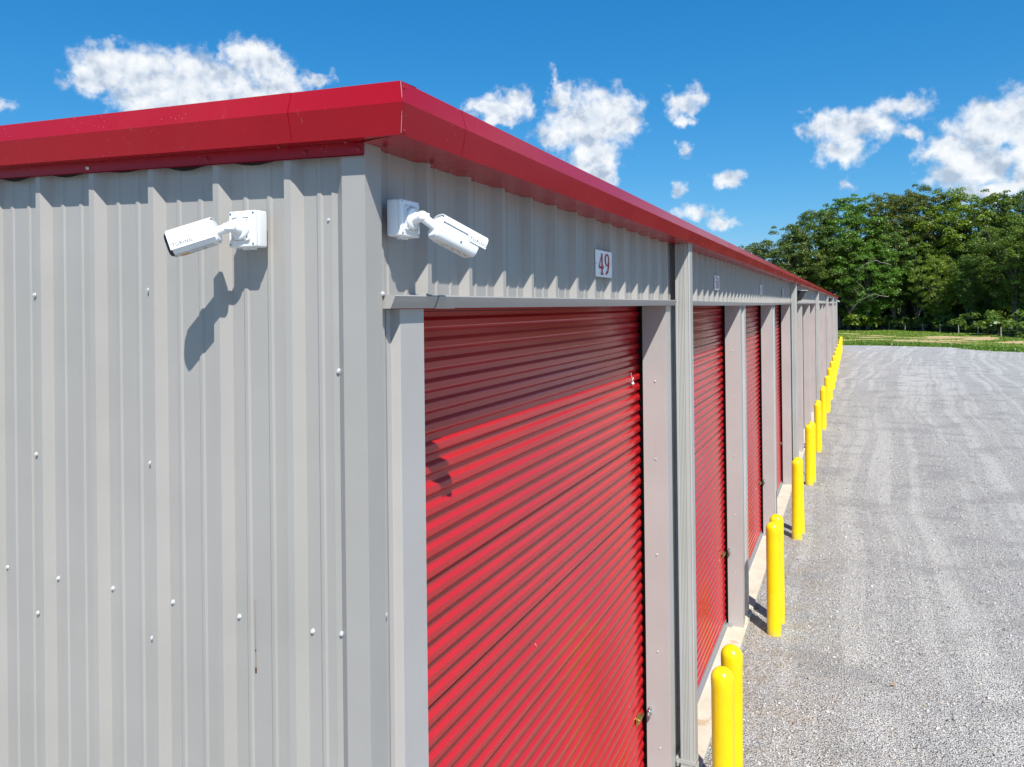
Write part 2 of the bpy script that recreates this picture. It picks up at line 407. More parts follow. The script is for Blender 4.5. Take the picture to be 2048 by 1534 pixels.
class MB:
    def __init__(s): s.v = []; s.f = []
    def box(s, x0, x1, y0, y1, z0, z1):
        n = len(s.v)
        s.v += [(x0, y0, z0), (x1, y0, z0), (x1, y1, z0), (x0, y1, z0), (x0, y0, z1), (x1, y0, z1), (x1, y1, z1), (x0, y1, z1)]
        s.f += [(n, n + 3, n + 2, n + 1), (n + 4, n + 5, n + 6, n + 7), (n, n + 1, n + 5, n + 4), (n + 1, n + 2, n + 6, n + 5), (n + 2, n + 3, n + 7, n + 6), (n + 3, n, n + 4, n + 7)]
        return s
    def strip(s, prof, ext, axis):
        """extrude a polyline; axis 'x','y','z'; prof = list of the two other coords in order; ext=(a,b) (b may be callable)"""
        n = len(s.v)
        for p in prof:
            for e_ in ext:
                e2 = e_(p) if callable(e_) else e_
                if axis == 'z': s.v.append((p[0], p[1], e2))
                elif axis == 'y': s.v.append((p[0], e2, p[1]))
                else: s.v.append((e2, p[0], p[1]))
        for i in range(len(prof) - 1):
            a = n + 2 * i; s.f.append((a, a + 1, a + 3, a + 2))
        return s
    def tube(s, pts, rad, seg=8, cap=True):
        pts = [Vector(p) for p in pts]; n = len(s.v); rr = rad if isinstance(rad, (list, tuple)) else [rad] * len(pts)
        pu = None
        for i, p in enumerate(pts):
            d = (pts[min(i + 1, len(pts) - 1)] - pts[max(i - 1, 0)]).normalized()
            if pu is None: u = d.orthogonal().normalized()
            else: u = (pu - d * pu.dot(d)).normalized()
            pu = u; v = d.cross(u)
            for k in range(seg):
                a = 2 * math.pi * k / seg; s.v.append(tuple(p + (u * math.cos(a) + v * math.sin(a)) * rr[i]))
        for i in range(len(pts) - 1):
            for k in range(seg):
                a = n + i * seg + k; b = n + i * seg + (k + 1) % seg
                s.f.append((a, b, b + seg, a + seg))
        if cap:
            s.f.append(tuple(n + k for k in range(seg))[::-1]); m0 = n + (len(pts) - 1) * seg; s.f.append(tuple(m0 + k for k in range(seg)))
        return s
    def lathe(s, prof, seg=16, mtx=None):
        n = len(s.v)
        for r, z in prof:
            for k in range(seg):
                a = 2 * math.pi * k / seg; v = Vector((r * math.cos(a), r * math.sin(a), z)); s.v.append(tuple(mtx @ v if mtx else v))
        for i in range(len(prof) - 1):
            for k in range(seg):
                a = n + i * seg + k; b = n + i * seg + (k + 1) % seg; s.f.append((a, b, b + seg, a + seg))
        s.f.append(tuple(n + k for k in range(seg))[::-1]); m0 = n + (len(prof) - 1) * seg; s.f.append(tuple(m0 + k for k in range(seg)))
        return s
    def poly(s, pts): n = len(s.v); s.v += [tuple(p) for p in pts]; s.f.append(tuple(range(n, n + len(pts)))); return s
    def mesh(s, name, m, smooth=False): return mesh(name, s.v, s.f, m, smooth)
def autosmooth(me, ang=40):
    bm = bmesh.new(); bm.from_mesh(me)
    bmesh.ops.recalc_face_normals(bm, faces=bm.faces)
    for f in bm.faces: f.smooth = True
    for ed in bm.edges:
        if len(ed.link_faces) == 2 and ed.calc_face_angle(0) > R(ang): ed.smooth = False
    bm.to_mesh(me); bm.free()
    return me
def bevelled(me, w, seg=2, ang=30):
    bm = bmesh.new(); bm.from_mesh(me)
    es = [ed for ed in bm.edges if len(ed.link_faces) == 2 and ed.calc_face_angle(0) > R(ang)]
    bmesh.ops.bevel(bm, geom=es, offset=w, segments=seg, profile=.6, affect='EDGES')
    bm.to_mesh(me); bm.free(); return autosmooth(me, 35)

# ------------------------------------------------------------------ ground
ye = [(-60, 84), (.5, 81.1), (4.2, 80.9), (7.6, 79.8), (9.6, 79.2), (10.6, 76.0), (12.1, 73.4), (14.3, 72.6), (20, 71.5), (32, 66), (60, 60)]
def edge_y(x):
    return float(np.interp(x, [p[0] for p in ye], [p[1] for p in ye]))
o = add('ground', mesh('ground', [(-600, -300, -.06), (600, -300, -.06), (600, 900, -.06), (-600, 900, -.06)], [(0, 1, 2, 3)], TURF), kind='structure')
# gravel lot: one sheet with a ragged far edge
V = []; F = []
xs = list(np.arange(-60, 60.1, .5))
for x in xs:
    V += [(x, -60, 0), (x, edge_y(x) + rng.uniform(-.45, .45), 0)]
for i in range(len(xs) - 1): F.append((2 * i, 2 * i + 2, 2 * i + 3, 2 * i + 1))
add('gravel_lot', mesh('gravel_lot', V, F, GRAV), kind='structure')
# field beyond, gently uneven
def fz(x, y): return .05 * math.sin(x * .35 + y * .2) + .04 * math.sin(x * .9 - y * .5)
gx = np.arange(-80, 80.1, 2.); gy = np.arange(60, 150.1, 2.)
V = [(x, y, -.045 + max(0, min(1, (y - edge_y(x) - 1) / 4)) * (.10 + fz(x, y))) for y in gy for x in gx]; nx = len(gx)
F = [(j * nx + i, j * nx + i + 1, (j + 1) * nx + i + 1, (j + 1) * nx + i) for j in range(len(gy) - 1) for i in range(nx - 1)]
me = mesh('grass_field', V, F, TURF, True); add('grass_field', me, kind='structure')
def gh(x, y): return -.045 + max(0, min(1, (y - edge_y(x) - 1) / 4)) * (.10 + fz(x, y))

# bare sandy patches (centre x, y, half sizes, tilt)
PATCH = [(3.2, 103, 3.4, 1.4, .0), (6.9, 98, 6.0, 1.4, .05), (9.0, 90.5, 3.6, 2.4, .1), (8.5, 86.5, 3.8, 1.2, 0), (14.3, 97, 1.5, 4.2, -.35), (11.6, 101, 2.6, 3.0, -.5), (15.8, 88.5, 1.3, 3.2, -.35), (2.2, 91.5, 3.0, 1.2, 0), (.6, 110, 1.6, 1.5, 0), (20, 88, 1.6, 3, -.3), (9.5, 83.5, 4.5, .8, 0)]
def in_patch(x, y):
    m = 0
    for cx, cy, a, b, t_ in PATCH:
        a *= 1.2; b *= 1.1
        dx, dy = x - cx, y - cy; u = dx * math.cos(t_) + dy * math.sin(t_); v = -dx * math.sin(t_) + dy * math.cos(t_)
        m = max(m, 1 - math.hypot(u / a, v / b))
    return m
for cx, cy, a, b, t_ in PATCH:
    a *= 1.2; b *= 1.1
    n = 40; V = [(cx, cy, gh(cx, cy) + .02)]
    for ring in (.5, 1):
        for k in range(n):
            an = 2 * math.pi * k / n; rr = ring * (1 + .16 * math.sin(3 * an + cx) + .1 * math.sin(7 * an + cy) + rng.uniform(-.08, .08) * ring)
            u, v = a * rr * math.cos(an), b * rr * math.sin(an)
            x = cx + u * math.cos(t_) - v * math.sin(t_); y = cy + u * math.sin(t_) + v * math.cos(t_)
            V.append((x, y, gh(x, y) + .035 - .02 * ring))
    F = [(0, 1 + k, 1 + (k + 1) % n) for k in range(n)] + [(1 + k, 1 + n + k, 1 + n + (k + 1) % n, 1 + (k + 1) % n) for k in range(n)]
    add('dirt_patch', mesh('dirt_patch', V, F, SAND, True), kind='structure')
add('forest_floor', mesh('forest_floor', [(-80, 131.5, .1), (3, 130.5, .1), (9.5, 124.5, .1), (15, 112, .1), (18.2, 102, .1), (30, 88, .1), (90, 70, .1), (120, 190, .1), (-80, 190, .1)], [tuple(range(9))], LITTER), kind='structure')
add('pale_track', MB().poly([(-3, 127.5, .16), (2.6, 127.0, .16), (2.8, 124.6, .16), (-3, 125.2, .16)]).mesh('pale_track', simple('pale_gravel', (.5, .48, .45), .9)), kind='structure')

# grass tufts
def tufts(N, xr, yr, hmin, hmax, keep):
    vs = []; 
    x = nrg.uniform(*xr, N * 3); y = nrg.uniform(*yr, N * 3)
    sel = [i for i in range(len(x)) if keep(x[i], y[i])][:N]
    x = x[sel]; y = y[sel]; n = len(x)
    z = np.array([gh(a, b) for a, b in zip(x, y)])
    an = nrg.uniform(0, math.pi, n); h = nrg.uniform(hmin, hmax, n); w = nrg.uniform(.05, .14, n)
    lx = nrg.normal(0, .12, n); ly = nrg.normal(0, .12, n)
    V = np.zeros((n, 3, 3)); dx = np.cos(an) * w; dy = np.sin(an) * w
    V[:, 0] = np.stack([x - dx, y - dy, z - .01], 1); V[:, 1] = np.stack([x + dx, y + dy, z - .01], 1); V[:, 2] = np.stack([x + lx, y + ly, z + h], 1)
    return V.reshape(-1, 3), np.arange(n * 3).reshape(-1, 3)
def keep_grass(x, y):
    if y < edge_y(x) - .2: return False
    p = in_patch(x, y)
    if p > .12: return rng.random() < .035
    if p > -.12: return rng.random() < .4
    return (math.sin(x * 1.7 + y * .6) + math.sin(y * 1.1 - x * .4)) * .25 + .75 > rng.random() * .9
V, F = tufts(95000, (-6, 34), (66, 132), .03, .10, keep_grass)
go_ = add('field_grass', np_mesh('field_grass', V, F, GRASSM), kind='stuff'); go_['label'] = 'patchy green grass growing between gravel lot and tree line'; go_['category'] = 'grass'
def keep_edge(x, y): return edge_y(x) - .5 < y < edge_y(x) + 3.5
V, F = tufts(30000, (-2, 34), (66, 90), .10, .34, keep_edge)
o = add('verge_grass', np_mesh('verge_grass', V, F, GRASSM), kind='stuff'); o['label'] = 'taller darker grass along the far gravel edge'; o['category'] = 'grass'; o.color = (.72, .85, .7, 1)

# loose stones near the camera
N = 190000
yy = 3.0 + nrg.uniform(0, 1, N) ** 1.9 * 36
xx = nrg.uniform(0, 1, N) * (3.2 + .30 * yy) + .06
sz = np.exp(nrg.normal(0, .42, N)) * .0058 * (1 + .022 * yy)
octv = np.array([(1, 0, 0), (0, 1, 0), (-1, 0, 0), (0, -1, 0), (0, 0, .75), (0, 0, -.7)], float)
octf = np.array([(0, 1, 4), (1, 2, 4), (2, 3, 4), (3, 0, 4), (1, 0, 5), (2, 1, 5), (3, 2, 5), (0, 3, 5)])
V = np.repeat(octv[None], N, 0) * nrg.uniform(.6, 1.35, (N, 6, 1)) + nrg.normal(0, .16, (N, 6, 3))
an = nrg.uniform(0, 2 * math.pi, N); ca, sa = np.cos(an)[:, None], np.sin(an)[:, None]
X_ = V[..., 0] * ca - V[..., 1] * sa; Y_ = V[..., 0] * sa + V[..., 1] * ca
V = np.stack([X_, Y_, V[..., 2]], -1) * sz[:, None, None]
V[..., 0] += xx[:, None]; V[..., 1] += yy[:, None]; V[..., 2] += (sz * .25)[:, None]
F = (octf[None] + (np.arange(N) * 6)[:, None, None]).reshape(-1, 3)
o = add('loose_gravel', np_mesh('loose_gravel', V.reshape(-1, 3), F, STONE), kind='stuff'); o['label'] = 'loose grey crushed stone scattered over the lot'; o['category'] = 'gravel'

# ------------------------------------------------------------------ storage building
HB = 4.2; YL = 71.9; PITCH = 4.2; NDOOR = 17
B = empty('storage_building', (0, 0, 0), 'long grey metal storage building with crimson roof trim and red roll-up doors', 'building')
add('floor_slab', MB().box(-12.0, .035, .0, YL, -.10, .03).mesh('floor_slab', CONC), B)
FY0 = .3604 + .0127        # first rib centre on the door side
def ribprof(a, b, c0, depth=.032):
    """points (t, d) of an R panel between a and b; ribs centred at c0 + k*.3048; d = 0 on rib top, depth in the pans"""
    ev = []
    k0 = math.floor((a - c0) / .3048) - 1; k1 = math.ceil((b - c0) / .3048) + 1
    for k in range(k0, k1):
        c = c0 + k * .3048
        ev += [(c - .0385, depth), (c - .0127, 0), (c + .0127, 0), (c + .0385, depth)]
        for m_ in (.1016, .2032):
            ev += [(c + m_ - .013, depth), (c + m_ - .006, depth - .0045), (c + m_ + .006, depth - .0045), (c + m_ + .013, depth)]
    def val(t):
        for i in range(len(ev) - 1):
            if ev[i][0] <= t <= ev[i + 1][0]:
                f = (t - ev[i][0]) / (ev[i + 1][0] - ev[i][0]); return ev[i][1] * (1 - f) + ev[i + 1][1] * f
        return depth
    return [(a, val(a))] + [q for q in ev if a < q[0] < b] + [(b, val(b))]
# --- door side, above the header: sheets of three ribs lapped at rib 2, 5, 8 ...
ZT = HB + .494
bounds = [.10] + [FY0 + .3048 * (2 + 3 * k) + .014 for k in range(79)]; bounds = [q for q in bounds if q < YL - .4] + [YL - .10]
shared = None
for i in range(len(bounds) - 1):
    a, b = bounds[i], bounds[i + 1]; full = abs((b - a) - .9144) < 1e-3
    if full and shared is not None:
        add('wall_panel', shared, B, (0, a, 0)); continue
    pr = ribprof(a, b + (.004 if i < len(bounds) - 2 else 0), FY0)
    prof = [(-d - (.0 if i % 1 == 0 else 0), t - a) for t, d in pr]
    # lapping edge: the last few millimetres stand proud over the next sheet
    if i < len(bounds) - 2: prof[-1] = (prof[-1][0] + .0022, prof[-1][1]); prof[-2] = (prof[-2][0] + .0015, prof[-2][1])
    me = MB().strip(prof, (HB + .02, ZT + .03), 'z').mesh('wall_panel', GREY)
    if full: shared = me
    add('wall_panel', me, B, (0, a, 0))
# --- gable side
ZB = lambda X: HB + .494 + .040 * (.165 - X)       # bottom edge of the rake trim
GX0 = .296
gb = [.145] + [GX0 + .3048 * (3 * k) - .014 for k in range(1, 14)]; gb[1:1] = []
gb = [.135, GX0 + .3048 * 0 + .013] + [GX0 + .3048 * 3 * k + .013 for k in range(1, 14)]
gb = [q for q in gb if q < 11.8] + [11.9]
for i in range(len(gb) - 1):
    a, b = gb[i], gb[i + 1]
    pr = ribprof(a, b + .004, GX0)
    prof = [(-t, d) for t, d in pr]
    if i < len(gb) - 2: prof[-1] = (prof[-1][0], prof[-1][1] - .0022); prof[-2] = (prof[-2][0], prof[-2][1] - .0015)
    me = MB().strip(prof, (.02, lambda p: (ZB(p[0]) if p[0] > -6 else 2 * ZB(-6) - ZB(p[0]) * 0 - ZB(-6) + (ZB(-12 - p[0]) - ZB(-6))) - .030), 'z').mesh('wall_panel', GREY)
    add('wall_panel', me, B)
add('wall_panel', MB().strip([(-.033, .118), (-.033, .19)], (.032, HB), 'z').mesh('wall_panel', GREY), B)
# --- corner trims
def corner_trim(y0, sgn):
    pr = [(.0, .0)]
    pts = [(-.145, .027), (-.124, .030), (-.085, 0.), (0, 0), (0.0, .085), (-.030, .110), (-.027, .135)]
    m = MB().strip([(x, y0 + sgn * y) for x, y in pts], (.02, HB + .494 + .01), 'z').mesh('corner_trim', GREY)
    return add('corner_trim', m, B)
corner_trim(0, 1); corner_trim(YL, -1)
# --- far gable and rear wall
m = MB(); m.strip([(-d_, YL) for d_ in (0, 12)], (.02, lambda p: HB + .5), 'z'); m.strip([(-12, 0), (-12, YL)], (.02, HB + .5), 'z')
m.poly([(0, YL - .001, HB + .5), (-6, YL - .001, HB + .74), (-12, YL - .001, HB + .5)])
add('rear_wall', m.mesh('rear_wall', GREY), B)
# --- header trim along the door heads, one length per bay
dsy = [4.2 + 3 * PITCH * k for k in range(6)]       # downspout positions
hb = [.092] + dsy + [YL - .09]
for i in range(len(hb) - 1):
    a, b = hb[i] + (.0 if i == 0 else .14), hb[i + 1] - .045
    n = max(2, int((b - a) / 1.4)); V = []; F = []
    prof = [(-.034, HB + .046), (.0405, HB + .0435), (.0425, HB + .0395), (.034, HB + .020), (.0245, HB + .0005), (-.20, HB + .002)]
    for k in range(n + 1):
        y = a + (b - a) * k / n; dz = -.012 * math.sin(math.pi * k / n) * (1 if i == 1 else .25) + rng.uniform(-.0012, .0012)
        if i == 0: dz = 0
        for x, z in prof: V.append((x + rng.uniform(-.0008, .0008) * (i > 0), y, z + dz))
    L_ = len(prof)
    for k in range(n):
        for j in range(L_ - 1): q = k * L_ + j; F.append((q, q + 1, q + 1 + L_, q + L_))
    L_ = len(prof)
    F.append(tuple(range(L_)))
    add('header_trim', mesh('header_trim', V, F, GREY), B)
add('header_lap', MB().strip([(-.001, HB + .0475), (.0425, HB + .0452), (.0448, HB + .0395), (.0362, HB + .020), (.0268, HB - .0015)], (.36, .50), 'y').mesh('header_lap', GREY), B)
# --- eave trim (fascia box) in lengths
def eave_piece(a, b, off):
    prof = [(-.034, ZT + .006 ), (.168 + off, ZT), (.1865 + off, ZT + .087), (.168 + off, ZT + .153), (-.03, ZT + .168)]
    n = max(1, int((b - a) / .5)); V = []; F = []
    for k in range(n + 1):
        y = a + (b - a) * k / n
        for j, (x, z) in enumerate(prof):
            if k == 0 and a < 0: V.append((x, {0: -.002, 1: -.0600, 2: -.0785, 3: -.0600, 4: .02}[j] - (.0005 if 0 < j < 4 else 0), z)); continue
            jx = rng.uniform(-.0007, .0007) if 0 < j < 4 and 0 < k < n else 0
            V.append((x + jx, y, z + jx * .6))
    for k in range(n):
        for j in range(4): q = k * 5 + j; F.append((q, q + 1, q + 6, q + 5))
    return mesh('eave_trim', V, F, REDT)
es = [-.068, .30, 3.22, 6.15] + [6.15 + 3.05 * k for k in range(1, 22)]; es = [q for q in es if q < YL - .8] + [YL + .07]
for i in range(len(es) - 1):
    add('eave_trim', eave_piece(es[i], es[i + 1] + .03, .0 + (.0010 if i % 2 else 0)), B)
# --- rake trim
RK = [.1680, -.224, -3.3, -6.0]
def rake_piece(a, b, off, mirror=False):
    V = []; F = []; n = max(1, int(abs(b - a) / .4))
    for k in range(n + 1):
        X = a + (b - a) * k / n; z0 = ZB(X); c4 = (.0186 if k == 0 and a > 0 else 0); j1 = rng.uniform(-.0006, .0006) if 0 < k < n else 0
        Xx = -12 - X if mirror else X
        V += [(Xx, .0, z0 + .002), (Xx, -.06 - off, z0), (Xx + (c4 if not mirror else -c4), -.0785 - off + j1, z0 + .087), (Xx, -.06 - off, z0 + .153 ), (Xx, .03, z0 + .156)]
    for k in range(n):
        for j in range(4): q = k * 5 + j; F.append((q, q + 1, q + 6, q + 5))
    return mesh('rake_trim', V, F, REDT)
for mir in (False, True):
    for i in range(3): add('rake_trim', rake_piece(RK[i], RK[i + 1] - .03, (.0022 if i % 2 else 0), mir), B)
# bright folded seam at the outer corner
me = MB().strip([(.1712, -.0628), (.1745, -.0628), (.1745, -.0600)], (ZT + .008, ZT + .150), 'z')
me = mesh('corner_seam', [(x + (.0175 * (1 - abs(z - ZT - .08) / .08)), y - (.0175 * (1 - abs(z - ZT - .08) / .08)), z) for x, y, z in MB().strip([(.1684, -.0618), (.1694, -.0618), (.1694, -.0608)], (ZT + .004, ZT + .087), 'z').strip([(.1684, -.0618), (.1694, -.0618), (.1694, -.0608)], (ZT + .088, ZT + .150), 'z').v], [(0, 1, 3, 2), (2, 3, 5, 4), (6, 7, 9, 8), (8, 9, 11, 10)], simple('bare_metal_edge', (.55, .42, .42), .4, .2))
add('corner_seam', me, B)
# flange under the rake, with dark foam closures behind it
for mir in (False, True):
    V = []; F = []; n = 14
    for k in range(n + 1):
        X = .002 - 6.0 * k / n; Xx = -12 - X if mir else X
        V += [(Xx, -.0045, ZB(X) + .001), (Xx, -.0035, ZB(X) - .036), (Xx, -.0100, ZB(X) - .041)]
    for k in range(n): q = 3 * k; F += [(q, q + 1, q + 4, q + 3), (q + 1, q + 2, q + 5, q + 4)]
    add('rake_flange', mesh('rake_flange', V, F, REDT), B)
for k in range(19):
    c = -(GX0 + .3048 * k) - .0385 ; w_ = .3048 - .08
    V = []; F = []
    for j in range(7):
        X = c - w_ * j / 6; dz = .030 + (.012 + .005 * math.sin(k * 2.1)) * math.sin(math.pi * min(1, j / 6 * 1.1)) ** 1.5 
        V += [(X, .004, ZB(X) - .03), (X, .006, ZB(X) - dz - .006)]
    F = [(2 * j, 2 * j + 1, 2 * j + 3, 2 * j + 2) for j in range(6)]
    add('foam_closure', mesh('foam_closure', V, F, FOAM), B)
# --- roof, low gable
m = MB(); ez = ZT + .138
m.poly([(-.02, -.04, ez), (-6, -.04, ez + .24), (-6, YL + .04, ez + .24), (-.02, YL + .04, ez)])
m.poly([(-11.98, -.04, ez), (-11.98, YL + .04, ez), (-6, YL + .04, ez + .24), (-6, -.04, ez + .24)])
add('roof', m.mesh('roof', painted('galvalume_roof', (.5, .51, .52), .35, .1)), B)
scr_m = MB().lathe([(.0068, 0), (.0068, .0012), (.0045, .0022), (.0045, .0055), (.003, .0062)], 8).mesh('screw', WSCREW)
scr_r = scr_m.copy(); scr_r.materials.clear(); scr_r.materials.append(RSCREW)
def screw(p, n, m=None, s=1.0, parent=None):
    o = add('screw', m or scr_m, parent or B, p); o.rotation_euler = Vector(n).to_track_quat('Z', 'Y').to_euler(); o.scale = (s, s, s)
    return o
# gable wall screws
for k in range(10): screw((-.236 - .3062 * k + rng.uniform(-.004, .004), .031, HB - 1.018 + rng.uniform(-.004, .004)), (0, -1, 0), s=1.25)
for k in range(10): screw((-.236 - .3062 * k, .031, HB - 2.54), (0, -1, 0), s=1.25)
for X, zz in ((-.951, (.077, -.538, -1.16)), (-1.58, (.07, -.552, -1.171)), (-.124, (-.191, -1.005, -1.9)), (-2.2, (.07, -.55, -1.17))):
    for z in zz: screw((X, .028, HB + z), (0, -1, 0), s=1.25)
screw((-.160, .031, HB + .28), (0, -1, 0), s=.8); screw((.0005, .085 - .0, HB + .047), (1, 0, 0), s=1.15)
screw((-.022, .112, HB - .961), (1, 0, 0), s=1.15); screw((-.030, .372, HB + .055), (1, 0, 0), s=1.0); screw((-.030, .98, HB + .052), (1, 0, 0), s=.8)
for X in (-.018, -.22, -.63, -1.222, -1.83, -2.4): screw((X, -.0045, ZB(X) - .02), (0, -1, 0), scr_r if X > -1 else scr_m, 1.1)
for X in (-.045, -.30): screw((X, -.03, ZB(X) - .0005), (0, 0, -1), scr_r, 1.2)
for y in (.05, .33): screw((.04, y, ZT + .001), (0, 0, -1), scr_r, 1.3)
for z in (.012, .055, .102, .135): screw((.170 + .008 * (1 - abs(z - .08) / .08), -.050, ZT + z), (1, 0, 0), scr_r, .75)
for k in range(16): screw((.13, .6 + k * 1.1, ZT + .155), (0, 0, 1), scr_r, 1.1)

# --- jambs, pillars, doors
jl = [(-.19, .33), (-.001, .33), (0, .329), (0, .184), (-.001, .183), (-.031, .176), (-.031, .15)]
jr = [(-.19, 3.955), (-.001, 3.955), (0, 3.956), (0, 4.098), (-.001, 4.10), (-.031, 4.125), (-.031, 4.145)]
def wavy(prof, name):
    # very slight oil canning of the thin folded steel
    V = []; F = []; n = 12
    for k in range(n + 1):
        z = .032 + (HB - .034) * k / n
        for j, (x, y) in enumerate(prof): V.append((x, y + (rng.uniform(-.0012, .0012) if j in (0,) else 0), z))
    L_ = len(prof)
    for k in range(n):
        for j in range(L_ - 1): q = k * L_ + j; F.append((q, q + 1, q + 1 + L_, q + L_))
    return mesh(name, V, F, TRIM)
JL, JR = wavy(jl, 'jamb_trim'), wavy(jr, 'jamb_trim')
PP = MB().strip([(-.034, 4.11), (-.034, 4.40)], (.032, HB), 'z').mesh('pillar_panel', GREY)
# door curtain sheets: six corrugations each, seam in a groove
CP = .0840
def curtain(nc, seam=True):
    pr = []; z = 0
    for k in range(nc):
        pr += [(-.217, z), (-.217, z - .020), (-.2035, z - .032), (-.201, z - .036), (-.201, z - .060), (-.2035, z - .064), (-.217, z - .0785)]
        z -= CP
    pr.append((-.217, z)); 
    if seam: pr += [(-.2150, z + .001), (-.2150, z - .0055), (-.2168, z - .006)]
    return pr
Y0, Y1 = .345, 4.045
SH = MB().strip(curtain(6), (Y0, Y1), 'y').mesh('door_sheet', REDD)
SH_top = MB().strip([(x, z) for x, z in curtain(1)], (Y0, Y1), 'y').mesh('door_sheet', REDD)
SH_bot = MB().strip(curtain(3, False), (Y0, Y1), 'y').mesh('door_sheet', REDD)
BAR = MB().box(-.232, -.195, Y0, Y1, .032, .085).box(-.195, -.165, Y0, Y1, .032, .045).mesh('bottom_bar', GALV)
GUIDE = MB().box(-.235, -.166, 4.052, 4.095, .04, HB - .002).mesh('door_guide', BLACK)
GUIDE2 = MB().box(-.245, -.236, 3.96, 4.12, .04, HB - .026).mesh('guide_backing', BLACK)
GUIDE3 = MB().box(-.235, -.1915, .332, .35, .04, HB - .026).mesh('door_guide', BLACK)
CLIP = MB().box(-.19, -.11, 3.90, 3.953, .031, .062).mesh('guide_foot', GALV)
TOPD = MB().box(-.30, -.2195, .332, 4.10, HB - .025, HB - .011).mesh('head_seal', BLACK)
HEADS = MB().box(-.28, -.205, .332, 4.10, HB - .0105, HB + .0005).mesh('head_slat', REDD)
BACK = MB().box(-.34, -.30, .20, 4.14, .032, HB).mesh('door_backing', BLACK)
screw_ys = [-.593, -1.203, -1.954, -2.716, -3.471, -4.07]
lat = MB().box(-.203, -.193, 3.775, 3.885, -.035, .035).box(-.193, -.183, 3.79, 3.87, -.022, .022).box(-.186, -.176, 3.80, 3.925, -.010, .010)
LATCH = bevelled(lat.mesh('latch', BRASS), .002, 1)
for d in range(NDOOR):
    off = d * PITCH
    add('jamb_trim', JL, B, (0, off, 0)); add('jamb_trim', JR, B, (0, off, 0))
    if d < NDOOR - 1: add('pillar_panel', PP, B, (0, off, 0))
    D = bpy.data.objects.new('roll_up_door', None); COL.objects.link(D); D.parent = B; D.location = (-.027, off, 0)
    z0 = HB - .602
    for k in range(-1, 7):
        add('door_sheet', SH, D, (.0006 * (k % 2), 0, z0 - 6 * CP * k))
    add('door_sheet', SH_top, D, (0, 0, z0 + 7 * CP)); add('door_sheet', SH_bot, D, (0, 0, z0 - 42 * CP))
    add('bottom_bar', BAR, D); add('door_guide', GUIDE, D); add('guide_backing', GUIDE2, D); add('door_guide', GUIDE3, D); add('guide_foot', CLIP, D); add('head_seal', TOPD, D); add('head_slat', HEADS, D); add('door_backing', BACK, D)
    add('latch', LATCH, D, (0, 0, HB - 3.215))
    if d < 4:
        for z in screw_ys: screw((-.092 + rng.uniform(-.006, .006), 3.954 + off, HB + z), (0, -1, 0), s=1.1)
# upper guard against light through the first door's lower sheets
# --- downspouts with straps and elbows
def dspout():
    x0, x1, yw = .022, .138, .13
    near = []; n = 13
    pts = [(x0, yw), (x0, 0)]
    rib = [0, .12, .16, .22, .26, .32, .36, .42, .46, .52, .56, .62, .88, 1]
    for i, f in enumerate(rib[1:-1]): pts.append((x0 + (x1 - x0) * f, (.0035 if (i % 2) else 0)))
    pts += [(x1 - .01, 0), (x1, .012), (x1, yw - .012), (x1 - .01, yw), (x0, yw)]
    return MB().strip(pts, (.47, ZT + .002), 'z').mesh('downspout', GREYD)
DS = dspout()
EL = bevelled(MB().box(.018, .143, -.004, .134, .36, .475).mesh('elbow', GREYD), .006)
mm = MB(); mm.v += [(.018, -.004, .365), (.018, .134, .365), (.143, .134, .365), (.143, -.004, .365), (.25, -.004, .06), (.25, .134, .06), (.36, .134, .11), (.36, -.004, .11)]; mm.f += [(0, 1, 5, 4), (3, 7, 6, 2), (0, 4, 7, 3), (1, 2, 6, 5), (4, 5, 6, 7)]
EL2 = mm.mesh('outlet', GREYD)
ST = MB().box(-.02, .1405, -.0025, .1325, 0, .03).box(.0, .012, -.05, .18, 0, .03).mesh('strap', GREYD)
GAPD = MB().box(-.034, -.028, -.03, .0, .04, ZT).mesh('wall_joint', BLACK)
for y in dsy:
    o = add('downspout', DS, B, (0, y, 0)); add('elbow', EL, o); add('outlet', EL2, o)
    add('strap', ST, o, (0, 0, .5))

# small marks on the near walls
rs = []
V = [(-.4795, .0310, HB - .955), (-.4775, .0310, HB - .955), (-.4745, .0310, HB - 1.16), (-.4785, .0310, HB - 1.16), (-.4735, .0308, HB - 1.195), (-.4790, .0308, HB - 1.19)]
add('rust_streak', mesh('rust_streak', [(x, y - .0004, z) for x, y, z in V], [(0, 1, 2, 3), (3, 2, 4, 5)], simple('faint_rust', (.30, .22, .17), .7)), B)
add('rust_spot', MB().box(-.4790, -.4735, .0292, .0312, HB - 1.195, HB - 1.178).box(-.478, -.475, .0292, .0312, HB - 1.125, HB - 1.118).mesh('rust_spot', RUST), B)

# ------------------------------------------------------------------ number signs
def stroke(pts, w, cyc=False):
    """flat ribbon around a polyline with per-point width -> list of quads (2D)"""
    L_, Rr = [], []
    n = len(pts)
    for i, p in enumerate(pts):
        a = pts[max(i - 1, 0)] if not cyc else pts[(i - 1) % n]; b = pts[min(i + 1, n - 1)] if not cyc else pts[(i + 1) % n]
        dx, dy = b[0] - a[0], b[1] - a[1]; l = math.hypot(dx, dy) or 1; nx, ny = -dy / l, dx / l
        ww = w[i] if isinstance(w, list) else w
        L_.append((p[0] + nx * ww / 2, p[1] + ny * ww / 2)); Rr.append((p[0] - nx * ww / 2, p[1] - ny * ww / 2))
    q = []
    for i in range(n if cyc else n - 1): j = (i + 1) % n; q.append((L_[i], L_[j], Rr[j], Rr[i]))
    return q
def arc(cx, cy, rx, ry, a0, a1, n=14): return [(cx + rx * math.cos(R(a0 + (a1 - a0) * i / n)), cy + ry * math.sin(R(a0 + (a1 - a0) * i / n))) for i in range(n + 1)]
